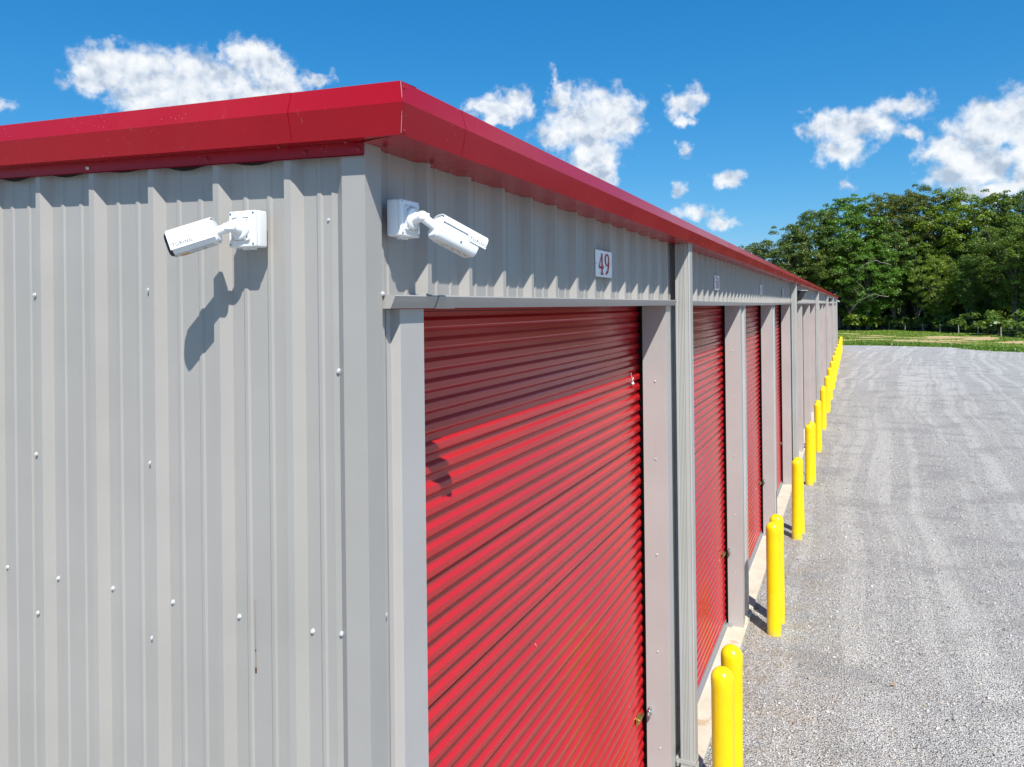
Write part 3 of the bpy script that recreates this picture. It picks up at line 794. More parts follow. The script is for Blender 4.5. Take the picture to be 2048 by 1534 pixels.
def digit(ch, g_=0):
    """serif numeral in a 0.5 x 0.7 box; g_ widens the strokes (outline)"""
    th_, tn = .128 + g_, .052 + g_; q = []
    def ww(path, thick_dir='v'):
        o = []
        for i in range(len(path)):
            a = path[max(i - 1, 0)]; b = path[min(i + 1, len(path) - 1)]
            dx, dy = abs(b[0] - a[0]), abs(b[1] - a[1]); l = math.hypot(dx, dy) or 1
            o.append(tn + (th_ - tn) * (dy / l) ** 1.3)
        return o
    def S(path, w=None): q.extend(stroke(path, w if w is not None else ww(path)))
    if ch == '0':
        p = arc(.25, .35, .17, .31, 0, 360, 28)[:-1]; q.extend(stroke(p, [tn + (th_ - tn) * abs(math.cos(2 * math.pi * i / 28)) ** 1.2 for i in range(28)], True))
    elif ch == '1': S([(.26, .02), (.26, .68)], th_); S([(.14, .02), (.38, .02)], tn + .012); S([(.13, .55), (.26, .67)], tn + .01)
    elif ch == '2': S(arc(.24, .50, .155, .165, 165, -10) + [(.33, .36), (.22, .22), (.09, .06)]); S([(.07, .05), (.42, .05)], th_ * .85); S([(.42, .04), (.43, .17)], tn)
    elif ch == '3': S(arc(.22, .52, .13, .14, 150, -80)); S(arc(.21, .21, .17, .18, 85, -150))
    elif ch == '4': S([(.31, .02), (.31, .68)], th_); S([(.30, .66), (.05, .235)], tn + .012); S([(.04, .225), (.44, .225)], th_ * .62); S([(.19, .02), (.43, .02)], tn + .014); S([(.43, .20), (.44, .30)], tn)
    elif ch == '5': S([(.13, .66), (.39, .66)], th_ * .8); S([(.13, .67), (.11, .38)], tn + .01); S([(.11, .37)] + arc(.22, .22, .17, .20, 120, -140))
    elif ch == '6': S(arc(.25, .21, .155, .19, 0, 360, 24)[:-1] + [(.405, .21)]); S([(.38, .66), (.24, .58), (.13, .42), (.10, .24)])
    elif ch == '7': S([(.08, .65), (.42, .65)], th_ * .8); S([(.41, .65), (.27, .36), (.22, .02)], [tn, th_ * .8, th_]); S([(.08, .66), (.07, .52)], tn)
    elif ch == '8': S(arc(.25, .52, .125, .145, 0, 360, 20)); S(arc(.25, .20, .155, .18, 0, 360, 20))
    elif ch == '9': S(arc(.25, .49, .155, .18, 0, 360, 24)); S([(.40, .46), (.385, .30), (.31, .12), (.17, .035)]); S([(.13, .06), (.20, .03)], th_ * .7)
    return q
def sign(num, y, zc, label):
    W2, H2 = .156, .077
    E_ = empty('number_sign', (.002, y, zc), label, 'sign', 'unit number signs above the doors')
    add('sign_plate', bevelled(MB().box(0, .0035, -W2, W2, -H2, H2).mesh('sign_plate', WPLATE), .0008, 1), E_)
    add('sign_edge', MB().box(-.0015, -.0003, -W2 - .001, W2 + .001, -H2 - .001, H2 + .001).mesh('sign_edge', DARKM), E_)
    for g_, mtl, x, nm in ((.075, simple_white, .0042, 'number_outline'), (0, REDINK, .0048, 'number')):
        mb = MB(); sc = .178
        for i, ch in enumerate(num):
            for k, quad in enumerate(digit(ch, g_)):
                mb.poly([(x + k * 4e-6, (i - 1) * .112 + px_ * sc * 1.22 + .003, (py_ - .35) * sc) for px_, py_ in quad])
        add(nm, mb.mesh(nm, mtl), E_)
    for sy in (-1, 1): screw((.0034, sy * (W2 - .008), -.002), (1, 0, 0), s=.9, parent=E_)
    return E_
simple_white = simple('white_vinyl_outline', (.86, .86, .86), .4)
words = ['first', 'second', 'third', 'fourth', 'fifth', 'sixth', 'seventh', 'eighth', 'ninth', 'tenth', 'eleventh', 'twelfth', 'thirteenth', 'fourteenth', 'fifteenth', 'sixteenth', 'seventeenth']
for d in range(NDOOR):
    n_ = str(49 + d)
    yc = (2.349, 6.36, 10.63)[d] if d < 3 else 2.17 + PITCH * d
    if d < 3: lab = 'white plate with red serif number %s above the %s red door' % (n_, words[d])
    else: lab = 'small white number plate %s above the %s red door from the corner' % (n_, words[d])
    sign(n_, yc, HB + (.2475 if d == 0 else .238), lab)

# ------------------------------------------------------------------ security cameras
def rbox(x0, x1, y0, y1, z0, z1, w, m, name, seg=3): return bevelled(MB().box(x0, x1, y0, y1, z0, z1).mesh(name, m), w, seg)
BOXM = rbox(-.056, .056, -.0585, .0585, 0, .042, .009, WHITE, 'junction_box')
LIDM = rbox(-.0555, .0555, -.058, .058, .041, .055, .007, WHITE, 'box_lid')
PLATE = bevelled(MB().lathe([(.036, 0), (.036, .006), (.030, .010)], 24).mesh('mount_plate', WHITE), .0015, 1)
PAD = rbox(-.037, .037, -.037, .037, 0, .006, .008, WHITE, 'mount_pad', 2)
bs = MB().lathe([(.0042, 0), (.0042, .001), (.003, .0014)], 8).mesh('box_screw', STEEL)
hole = MB().lathe([(.0030, 0), (.0030, .0006), (.002, .0007)], 8).mesh('screw_hole', INK)
plug = bevelled(MB().lathe([(.0115, 0), (.0115, .005), (.010, .006)], 16).mesh('blank_plug', WHITE), .001, 1)
def crosssec(w, h, n=24, flat=.62):
    """superellipse, flattened underneath"""
    o = []
    for k in range(n):
        a = 2 * math.pi * k / n + math.pi / n; cx, sx_ = math.cos(a), math.sin(a)
        r = 1 / ((abs(cx) ** 3.2 + abs(sx_) ** 3.2) ** (1 / 3.2))
        x, z = w * r * cx, h * r * sx_
        o.append((x, max(z, -h * flat - (0 if abs(x) > w * .6 else 0))))
    return o
def loft(secs, cap=True):
    """secs: list of (y, [(x,z)])"""
    V = []; F = []; n = len(secs[0][1])
    for y, s in secs: V += [(x, y, z) for x, z in s]
    for i in range(len(secs) - 1):
        for k in range(n): a = i * n + k; b = i * n + (k + 1) % n; F.append((a, b, b + n, a + n))
    if cap: F.append(tuple(range(n))); F.append(tuple(range(len(V) - n, len(V)))[::-1])
    return V, F
# body local frame: +y forward (lens), z up, origin at the rear
BL_ = .146
def sc(s, f): return [(x * f, z * f) for x, z in s]
cs = crosssec(.0370, .0400, 28, .90)
V, F = loft([(0, sc(cs, .80)), (.006, sc(cs, .96)), (.014, cs), (BL_ - .012, cs), (BL_ - .006, sc(cs, .97))]); BODY = autosmooth(mesh('barrel', V, F, WHITE), 35)
V, F = loft([(BL_ - .0065, sc(cs, .985)), (BL_ + .003, sc(cs, .985)), (BL_ + .0055, sc(cs, .93))]); FACE = autosmooth(mesh('front_window', V, F, GLASS), 35)
V, F = loft([(BL_ - .0062, sc(cs, .93)), (BL_ - .0052, sc(cs, .93)), (BL_ - .0048, sc(cs, .9))]); FACE2 = autosmooth(mesh('front_window', V, F, GLASS), 35)
# sun shield: curved shell with flat sides, deeper at the front
def hood(stepped=True):
    V = []; F = []; n = 22
    def drop(y):
        if not stepped: return -.020
        return .019 if y < .092 else (.001 if y > .103 else .019 - .018 * (y - .092) / .011)
    ys = [.004, .012, .04, .07, .091, .097, .104, .125, BL_ + .004, BL_ + .0145]
    if not stepped: ys = ys[:-2] + [BL_ - .010, BL_ - .004]
    for y in ys:
        for lay in (0, 1):
            rr = .0405 - .0026 * lay; hh = .0450 - .0026 * lay
            for k in range(n + 1):
                f = k / n
                if f < .18: x, z = rr, drop(y) + (.023 - drop(y)) * f / .18
                elif f > .82: x, z = -rr, .023 + (drop(y) - .023) * (f - .82) / .18
                else:
                    a = math.pi * (f - .18) / .64; cx_ = math.cos(a); r_ = 1 / ((abs(cx_) ** 2.6 + abs(math.sin(a)) ** 2.6) ** (1 / 2.6)); x, z = rr * r_ * cx_, .023 + (hh - .023 + .002) * r_ * math.sin(a) * .97
                V.append((x, y, z))
    L_ = n + 1
    for i in range(len(ys) - 1):
        for lay in (0, 1):
            for k in range(n): a = (i * 2 + lay) * L_ + k; b = a + 2 * L_; F.append((a, a + 1, b + 1, b))
        for k in (0, n): a = i * 2 * L_ + k; F.append((a, a + L_, a + 3 * L_, a + 2 * L_))
    for i in (0, len(ys) - 1):
        for k in range(n): a = i * 2 * L_ + k; F.append((a, a + 1, a + 1 + L_, a + L_))
    return autosmooth(mesh('sun_shield', V, F, WHITE), 40)
HOOD = hood(); HOOD2 = hood(False)
def text_mesh(s, size, m, name):
    cu = bpy.data.curves.new('t', 'FONT'); cu.body = s; cu.size = size; cu.space_character = 1.22; cu.extrude = 0; cu.align_x = 'LEFT'
    o = bpy.data.objects.new('t', cu); COL.objects.link(o)
    me = bpy.data.meshes.new_from_object(o.evaluated_get(bpy.context.evaluated_depsgraph_get())); me.name = name
    bpy.data.objects.remove(o); me.materials.clear(); me.materials.append(m); return me
bpy.context.view_layer.update()
TXT = text_mesh('TURING', .0150, INK, 'brand_lettering')
STRIP = bevelled(MB().box(-.026, .026, .02, BL_ - .010, -.0378, -.0352).mesh('base_strip', simple('pale_label', (.62, .62, .60), .5)), .001, 1)
AMB = MB().box(-.018, .018, BL_ - .045, BL_ - .020, -.0384, -.0374).mesh('amber_label', ORANGE)
mk = MB()
for y, l_, x in ((.045, .010, -.006), (.052, .004, .004), (.072, .012, .0), (.082, .003, -.007), (.090, .009, .006), (.104, .006, -.004), (.112, .010, .005), (.122, .004, -.002)): mk.box(x * 1.5 - .0012, x * 1.5 + .0012, y, y + l_, -.0383, -.0377)
MARK = mk.mesh('fine_print', INK)
PORT = MB().lathe([(.0035, 0), (.0035, .0012), (.002, .0014)], 8).mesh('body_screw', STEEL)

def security_camera(base, normal, J, Bk, Fr, label, amber=False, ls=1.0):
    """base: box centre on the wall; normal: wall normal; J joint, Bk rear of the barrel, Fr front"""
    n = Vector(normal); up_ = Vector((0, 0, 1)); side = up_.cross(n)
    E_ = empty('security_camera', base, label, 'security camera')
    mw = Matrix((side, up_, n)).transposed()          # box local: x side, y up, z outwards
    def put(nm, me, p=(0, 0, 0), rot=None, loc3=None, parent=None):
        o = add(nm, me, parent or E_)
        mm_ = (mw.to_4x4() @ Matrix.Translation(p)) if loc3 is None else Matrix.Translation(Vector(loc3) - Vector(base)) @ (rot.to_4x4() if rot else Matrix())
        if parent: o.matrix_local = rot
        else: o.matrix_local = mm_
        return o
    put('junction_box', BOXM); lid = put('box_lid', LIDM)
    for a in (-1, 1):
        for b_ in (-1, 1):
            put('box_screw', bs, (a * .047, b_ * .049, .0545))
            put('screw_hole', hole, (a * .026, b_ * .026, .0606))
    put('mount_pad', PAD, (0, 0, .0545)); put('mount_plate', PLATE, (0, 0, .0595))
    for a in (-.012, .016):
        o = put('blank_plug', plug); o.matrix_local = mw.to_4x4() @ Matrix.Translation((a, -.0580, .022)) @ Matrix.Rotation(R(90), 4, 'X')
    # arm: neck out of the plate, clamp, then stub into the barrel
    P0_ = Vector(base) + n * .062; J = Vector(J); Bk = Vector(Bk); Fr = Vector(Fr); d = (Fr - Bk).normalized()
    rel = lambda v: tuple(Vector(v) - Vector(base))
    m1 = autosmooth(MB().tube([rel(P0_), rel(P0_ + n * .010), rel(P0_ * .45 + J * .55), rel(J)], [.022, .0195, .0170, .0155], 18).mesh('arm_base', WHITE), 50)
    add('arm_base', m1, E_)
    ball = MB().lathe([(.002, -.0185), (.010, -.016), (.0165, -.009), (.0185, 0), (.0165, .009), (.010, .016), (.002, .0185)], 18).mesh('swivel_joint', WHITE, True)
    add('swivel_joint', ball, E_, rel(J))
    m2 = autosmooth(MB().tube([rel(J), rel(J * .6 + Bk * .4), rel(Bk + d * .012)], [.0165, .0150, .0145], 18).mesh('arm_stub', WHITE), 50)
    add('arm_stub', m2, E_)
    cl = bevelled(MB().tube([rel(J + up_ * -.008 + d * .004), rel(J + up_ * .012 + d * .004)], [.0200, .0200], 20).mesh('clamp_ring', WHITE), .002, 2)
    add('clamp_ring', cl, E_)
    xr_ = d.cross(up_).normalized(); zr = xr_.cross(d)
    rot = Matrix((xr_, d, zr)).transposed()
    body = add('barrel', BODY, E_); body.matrix_local = Matrix.Translation(Bk - Vector(base)) @ rot.to_4x4() @ Matrix.Diagonal((1, ls, 1, 1))
    for nm, me in (('front_window', FACE if amber else FACE2), ('sun_shield', HOOD2 if amber else HOOD), ('base_strip', STRIP), ('fine_print', MARK)) + ((('amber_label', AMB),) if amber else ()):
        o = add(nm, me, body)
    tz = -.012 if amber else .0065
    for sx in (-1, 1):
        o = add('brand_lettering', TXT, body)
        # on the flat side of the shield
        if sx > 0: o.matrix_local = Matrix(((0, 0, 1, .0409), (1, 0, 0, .1000 if not amber else .083), (0, 1, 0, tz), (0, 0, 0, 1)))
        else: o.matrix_local = Matrix(((0, 0, -1, -.0409), (-1, 0, 0, .1590 if not amber else .134), (0, 1, 0, tz), (0, 0, 0, 1)))
        o = add('body_screw', PORT, body); o.matrix_local = Matrix.Translation((sx * .0368, .080, -.014)) @ Matrix.Rotation(R(90 * sx), 4, 'Y')
    return E_
security_camera((-.434, 0, HB + .2585), (0, -1, 0), (-.440, -.094, HB + .262), (-.476, -.112, HB + .249), (-.594, -.184, HB + .204),
                'white bullet camera pointing left on grey gable wall beside the building corner', amber=True)
security_camera((.0, .1665, HB + .285), (1, 0, 0), (.102, .160, HB + .288), (.135, .176, HB + .256), (.220, .312, HB + .187),
                'white bullet camera pointing right above the first red door near the corner', ls=1.10)
security_camera((.0, YL - .2, HB + .25), (1, 0, 0), (.10, YL - .2, HB + .26), (.13, YL - .15, HB + .24), (.24, YL - .02, HB + .17),
                'tiny white camera at the far end of the long wall')

# dark wall lights between far signs
def wall_light(y, label):
    E_ = empty('wall_light', (0, y, HB + .215), label, 'wall light', 'dark wall lights on the door side')
    V = [(.0, -.12, -.10), (.0, .12, -.10), (.0, .12, .10), (.0, -.12, .10), (.10, -.12, -.09), (.10, .12, -.09), (.26, .12, .085), (.26, -.12, .085)]
    V += [(.26, -.12, .10), (.26, .12, .10)]
    F = [(0, 3, 2, 1), (0, 1, 5, 4), (4, 5, 6, 7), (7, 6, 9, 8), (3, 8, 9, 2), (0, 4, 7, 8, 3), (1, 2, 9, 6, 5)]
    add('housing', bevelled(mesh('housing', V, F, DARKM), .006, 2), E_)
    add('lamp_lens', mesh('lamp_lens', [(.115, .124, -.08), (.25, .124, .07), (.12, .124, .07), (.115, .127, -.08), (.25, .127, .07), (.12, .127, .07)], [(0, 1, 2), (3, 5, 4), (0, 3, 4, 1), (1, 4, 5, 2), (2, 5, 3, 0)], simple('pale_lens', (.6, .6, .58), .3)), E_)
    add('mounting_strap', MB().box(0, .285, -.13, .13, .1015, .108).mesh('mounting_strap', WPLATE), E_)
    E_.scale = (.9, 1, 1.35)
    add('back_plate', MB().box(.0, .004, -.14, .14, -.12, .12).mesh('back_plate', DARKM), E_)
wall_light(19.2, 'dark wedge wall light past the second downspout from the corner')
wall_light(46.2, 'dark wedge wall light farther along, past the fourth downspout')

# ------------------------------------------------------------------ disc padlocks on latches, tape scraps
def padlock(d, label):
    E_ = empty('disc_padlock', (-.158, 3.925 + d * PITCH, HB - 3.19), label, 'padlock', 'disc padlocks on the door latches')
    mt = Matrix.Rotation(R(90), 4, 'Y') @ Matrix.Rotation(R(0), 4, 'X')
    a = MB().lathe([(.0335, -.011), (.036, -.007), (.036, .007), (.031, .012), (.016, .0135)], 24, mt).mesh('lock_body', STEEL); add('lock_body', bevelled(a, .001, 1), E_)
    b = MB().lathe([(.012, .0132), (.012, .0165), (.007, .017)], 16, mt).mesh('key_cap', STEEL); add('key_cap', autosmooth(b), E_)
    add('shackle', MB().tube([(-.002, -.030, .010), (-.004, -.044, .004), (-.004, -.044, -.006), (-.002, -.030, -.012)], .005, 8).mesh('shackle', GALV), E_)
    return E_
padlock(0, 'round steel padlock on the first red door beside the near downspout')
padlock(1, 'round steel padlock on the second red door behind the near bollards')
padlock(2, 'small round padlock on the third red door, half hidden')

T_ = empty('torn_tape', (-.226, 3.76, HB - .57), 'scrap of torn white tape stuck near top right of first door', 'tape')
mb = MB(); 
pts = [(0, -.012, .055), (.002, -.022, .045), (.004, -.018, .03), (.004, -.006, .012), (.003, 0, -.004)]
mb.tube(pts, [.0012, .0015, .0015, .002, .003], 6); add('loose_strand', mb.mesh('loose_strand', PAPER), T_)
add('scrap', MB().tube([(.004, -.012, -.03), (.010, .0, -.026), (.008, .012, -.03), (.006, .010, -.012)], [.007, .011, .010, .004], 7).mesh('scrap', PAPER, True), T_)
add('scrap', MB().tube([(.003, .012, -.006), (.006, .018, .010), (.004, .016, .020)], [.003, .0045, .003], 6).mesh('scrap', PAPER, True), T_)
add('shred', MB().tube([(.002, -.045, -.012), (.004, -.028, -.014), (.004, -.02, -.02)], [.001, .002, .001], 5).mesh('shred', PAPER), T_)
o = add('paint_chip', MB().tube([(-.2275, 1.80, HB - 1.786), (-.226, 1.806, HB - 1.796), (-.2265, 1.817, HB - 1.811)], [.001, .0028, .001], 6).mesh('paint_chip', simple('pale_pink_scuff', (.78, .45, .47), .5)), B)

# ------------------------------------------------------------------ bollards
def bollard_mesh(h):
    r = .0885; pr = [(r, -.08), (r, .02), (r * .985, .03), (r * .985, h - .16), (r, h - .14)]
    pr += [(r * math.cos(R(a)), h - .088 + .088 * math.sin(R(a))) for a in range(0, 90, 9)] + [(.004, h)]
    return autosmooth(MB().lathe(pr, 40).mesh('bollard', YEL), 60)
bm_a = [bollard_mesh(h) for h in (1.345, 1.385, 1.425, 1.40)]
fine = {(0, 0): (.362, 4.19, 0), (0, 1): (.372, 4.53, 1), (1, 0): (.372, 8.19, 2), (1, 1): (.385, 8.60, 2), (2, 0): (.375, 12.44, 2), (2, 1): (.40, 12.85, 1)}
for d in range(16):
    for j in (0, 1):
        x, y, k = fine.get((d, j), (.37 + (.03 if j else 0) + rng.uniform(-.02, .02), 4.22 + PITCH * d + (.40 if j else 0) + rng.uniform(-.05, .05), rng.choice([1, 2, 3])))
        o = add('bollard', bm_a[k], None, (x, y, 0)); o.rotation_euler = (R(rng.uniform(-.5, .3)), R(rng.uniform(-.9, .2)), rng.uniform(0, 6))
        if d < 2: lab = '%s yellow bollard of the %s pair beside the building' % (('front', 'rear')[j], ('nearest', 'second nearest')[d])
        else: lab = '%s yellow bollard of the %s pair from the near corner' % (('front', 'rear')[j], words[d])
        tag(o, lab, 'bollard', 'yellow bollards guarding the door pillars')

# debris on the ground
def leaf(x, y, z, s, r_, label, m):
    pts = [(-s, 0, .2 * s), (-.4 * s, .38 * s, .05 * s), (.4 * s, .42 * s, .25 * s), (s, .05 * s, .5 * s), (.45 * s, -.35 * s, .1 * s), (-.45 * s, -.4 * s, .3 * s)]
    me = mesh('dry_leaf', [(p[0], p[1], p[2] + .004) for p in pts] + [(0, 0, .02 * s)] , [(6, i, (i + 1) % 6) for i in range(6)], m)
    bm = bmesh.new(); bm.from_mesh(me); bmesh.ops.solidify(bm, geom=bm.faces[:], thickness=.0012); bm.to_mesh(me); bm.free()
    o = add('dry_leaf', me, None, (x, y, z)); o.rotation_euler = (.1, .1, r_); tag(o, label, 'leaf')
LF = simple('dry_leaf_brown', (.38, .25, .12), .8, 0, .2, .3, 90, .3)
leaf(1.678, 7.312, .01, .035, .8, 'curled tan leaf lying alone on the open gravel', LF)
leaf(.745, 6.10, .012, .022, 2.1, 'small reddish leaf on the gravel just beyond the nearest bollards', simple('red_leaf', (.30, .10, .04), .8))
N = 900
xx = np.where(nrg.uniform(0, 1, N) < .5, nrg.normal(.05, .05, N), nrg.normal(.18, .12, N)); yy = nrg.uniform(4.2, 30, N); kk = np.round((yy - 4.3) / PITCH) * PITCH + 4.45
yy = np.where(nrg.uniform(0, 1, N) < .65, kk + nrg.normal(0, .35, N), yy)
xx = np.clip(xx, -.14, .6)
an = nrg.uniform(0, 6.28, N); s_l = nrg.uniform(.006, .017, N)
V = np.zeros((N, 4, 3))
for i, (a, b_) in enumerate(((-1, 0), (0, -.45), (1, 0), (0, .5))):
    V[:, i, 0] = xx + s_l * (a * np.cos(an) - b_ * np.sin(an)); V[:, i, 1] = yy + s_l * (a * np.sin(an) + b_ * np.cos(an)); V[:, i, 2] = np.where(xx < .035, .033, .012) + nrg.uniform(0, .005, N)
o = add('leaf_litter', np_mesh('leaf_litter', V.reshape(-1, 3), np.arange(N * 4).reshape(-1, 4), simple('orange_litter', (.42, .24, .09), .8, 0, .2, 0, 200, .4)), kind='stuff'); o['label'] = 'orange brown leaf litter along the concrete edge'; o['category'] = 'leaf litter'

# ------------------------------------------------------------------ wire fence at the tree line
FP = [(24.5, 80.5), (21.5, 87.0), (19.2, 93.5), (16.8, 99.7), (15.3, 105.6), (13.9, 111.5), (12.2, 116.2), (10.4, 119.8), (8.3, 122.2), (6.3, 124.6), (4.1, 126.8), (1.8, 128.0), (-.8, 129.2), (-3.6, 130)]
FE = empty('wire_fence', (16.8, 99.7, 0), 'wire fence on pale posts running in front of the dark trees', 'fence')
PM = autosmooth(MB().tube([(0, 0, -.1), (.01, 0, .6), (.0, 0, 1.27)], [.06, .055, .05], 7).mesh('fence_post', WOODP), 50)
for x, y in FP:
    o = add('fence_post', PM, FE, (x - 16.8, y - 99.7, 0)); o.rotation_euler = (R(rng.uniform(-2, 2)), R(rng.uniform(-2, 2)), 0)
for z in (.35, .65, .95, 1.15):
    add('fence_wire', MB().tube([(x - 16.8, y - 99.7, z) for x, y in FP], .006, 4).mesh('fence_wire', GALV), FE)

# ------------------------------------------------------------------ trees
def leaf_cloud(centres, radii, per, ls, flat=.7, up_bias=.35, seed=0):
    r = np.random.default_rng(seed); Vs = []
    for (cx, cy, cz), rad, n in zip(centres, radii, per):
        v = r.normal(0, 1, (n, 3)); v /= np.linalg.norm(v, axis=1)[:, None]
        v[:, 2] = np.where(v[:, 2] < -.25, -v[:, 2] * .6, v[:, 2])
        rr = rad * r.uniform(.45, 1.06, n) ** .6
        p = v * rr[:, None] * np.array([1, 1, flat]) + np.array([cx, cy, cz])
        # sub lumps
        p += np.sin(p[:, [1, 2, 0]] * 3.1 + seed) * .16 * rad
        nrm = v * .7 + r.normal(0, .55, (n, 3)) + np.array([0, 0, up_bias]); nrm /= np.linalg.norm(nrm, axis=1)[:, None]
        t = np.cross(nrm, r.normal(0, 1, (n, 3))); t /= np.linalg.norm(t, axis=1)[:, None]; b = np.cross(nrm, t)
        s = ls * r.uniform(.6, 1.35, n)[:, None]
        q = np.stack([p - t * s, p - b * s * .62, p + t * s, p + b * s * .62], 1); Vs.append(q)
    V = np.concatenate(Vs).reshape(-1, 3); return V, np.arange(len(V)).reshape(-1, 4)
def crown(seed, h, r, base, nc=240, dens_=250, ls=.100):
    rr = random.Random(seed); cs_ = []; rad = []; per = []
    for k in range(nc):
        while True:
            x, y, z = rr.uniform(-1, 1), rr.uniform(-1, 1), rr.uniform(-1, 1); l = math.sqrt(x * x + y * y + z * z)
            if l < 1 and l > .35 + .35 * rr.random(): break
        zz = base + (h - base) * (.5 + .5 * z * (1 if z > 0 else .95))
        wd = r * (1.0 if z > 0 else 1.0 - .25 * abs(z)) * (1 + .18 * math.sin(seed + 3 * math.atan2(y, x)))
        q = rr.uniform(.07, .15) * r + .20
        cs_.append((x * wd, y * wd, zz)); rad.append(q); per.append(int(dens_ * (q / (.14 * r + .22)) ** 2))
    for k in range(14):     # a few sprigs that break the outline
        a = rr.uniform(0, 6.28); zz = rr.uniform(.55, 1.0)
        cs_.append((math.cos(a) * r * math.sqrt(max(.05, 1 - (2 * zz - 1) ** 2)) * 1.06, math.sin(a) * r * math.sqrt(max(.05, 1 - (2 * zz - 1) ** 2)) * 1.06, base + (h - base) * zz * 1.03)); rad.append(.10 * r); per.append(dens_ // 3)
    V, F = leaf_cloud(cs_, rad, per, ls, .85, .35, seed)
    return np_mesh('crown', V, F, LEAF), cs_
def limbs(seed, h, base, cs_):
    rr = random.Random(seed); tr = MB(); lb = MB()
    top = h * .72
    pts = [(0, 0, -.2)] + [(rr.uniform(-.25, .25) * i / 3, rr.uniform(-.25, .25) * i / 3, top * i / 5) for i in range(1, 6)]
    tr.tube(pts, [.36, .30, .26, .20, .14, .06], 9)
    for k in range(16):
        c = cs_[rr.randrange(len(cs_))]; z0 = min(c[2] * .6, top * .95); i = min(4, int(z0 / top * 5)); a = pts[i]
        mid = ((a[0] + c[0]) / 2 + rr.uniform(-.4, .4), (a[1] + c[1]) / 2 + rr.uniform(-.4, .4), (a[2] + c[2]) / 2 + .4)
        lb.tube([a, mid, c], [.11, .07, .02], 5, False)
    return tr.mesh('trunk', BARK, True), lb.mesh('limb', BARK, True)
TYPES = []
for sd_, h, r, bs_ in ((1, 16, 4.6, 3.0), (2, 18, 5.2, 4.5), (5, 20, 4.8, 6.0), (8, 15, 5.4, 2.2), (13, 18, 4.2, 5.0)):
    cm, cs_ = crown(sd_, h, r, bs_); tm, lm = limbs(sd_ + 50, h, bs_, cs_); TYPES.append((cm, tm, lm, h))
# x, y, total height, type, tint, width scale, label
TR = [(-13.5, 122, 13.7, 3, (.85, .82, .85), 1.1, 'dark olive oak half hidden by the roof, leftmost of the wood'),
      (-8.0, 121, 16.0, 0, (.80, .84, .80), 1.15, 'broad dull olive oak rising just over the roof line'),
      (-3.5, 124, 18.8, 1, (.72, .86, .78), 1.0, 'dark green tree between the olive oak and the bright round one'),
      (.8, 126, 20.6, 4, (.80, 1.25, .75), 1.1, 'fresh green round-topped tree above the end of the building'),
      (5.0, 131, 21.2, 2, (.84, .84, .82), 1.0, 'tall olive tree behind the fallen pale branches'),
      (8.6, 130, 21.4, 1, (.92, .82, .82), 1.0, 'thin bronze-green tree with open twiggy top'),
      (11.6, 130, 22.0, 2, (.88, .82, .82), .95, 'tallest bronze-green crown in the middle of the wood'),
      (15.6, 127, 20.6, 0, (1.35, 1.5, .68), 1.1, 'yellow-green tree standing out brightest in the wood'),
      (20.0, 125, 19.8, 4, (1.05, 1.15, .8), 1.15, 'medium green tree right of the yellow-green one'),
      (24.5, 125, 20.2, 1, (.68, .82, .85), 1.1, 'dark tall tree at the right edge of the wood'),
      (29.5, 122, 20.5, 2, (.8, .9, .8), 1.1, 'dark green tree beyond the right edge'),
      (3.4, 124, 13.5, 3, (.85, 1.35, .78), 1.0, 'lower bright green tree in front, over the pale leaning branches'),
      (7.0, 125.5, 15.5, 0, (.80, 1.15, .80), 1.0, 'mid-height green tree in front of the olive crowns'),
      (12.3, 120.5, 11.0, 3, (1.35, 1.5, .7), .8, 'small yellow-green tree low in front of dark trunks'),
      (15.6, 114.5, 10.0, 4, (.80, 1.02, .78), .85, 'short leafy tree just behind the fence, centre right'),
      (20.2, 112, 15.0, 0, (.95, 1.12, .78), .95, 'leafy green tree leaning over the fence near the right'),
      (24.5, 110, 16.0, 1, (.82, .98, .75), 1.0, 'shaded tree close behind the fence at the right edge'),
      (-.6, 127, 12.5, 3, (.74, .95, .8), 1.0, 'low dark tree just past the far end of the building'),
      (10.2, 125.0, 13.0, 4, (.70, .92, .80), .95, 'shaded tree below the tall bronze crowns'),
      (18.0, 119, 13.0, 3, (.75, .96, .75), .9, 'dark green tree behind the short leafy one')]
for x, y, h, ty, tint, wsc, lab in TR:
    cm, tm, lm, hh = TYPES[ty]
    E_ = empty('broadleaf_tree', (x, y, 0), lab, 'tree', 'trees of the wood behind the fence', rng.uniform(0, 6.28))
    k = h / hh
    for nm, me in (('crown', cm), ('trunk', tm), ('limb', lm)):
        o = add(nm, me, E_); o.scale = (k * wsc, k * wsc, k); o.color = (*tint, 1)
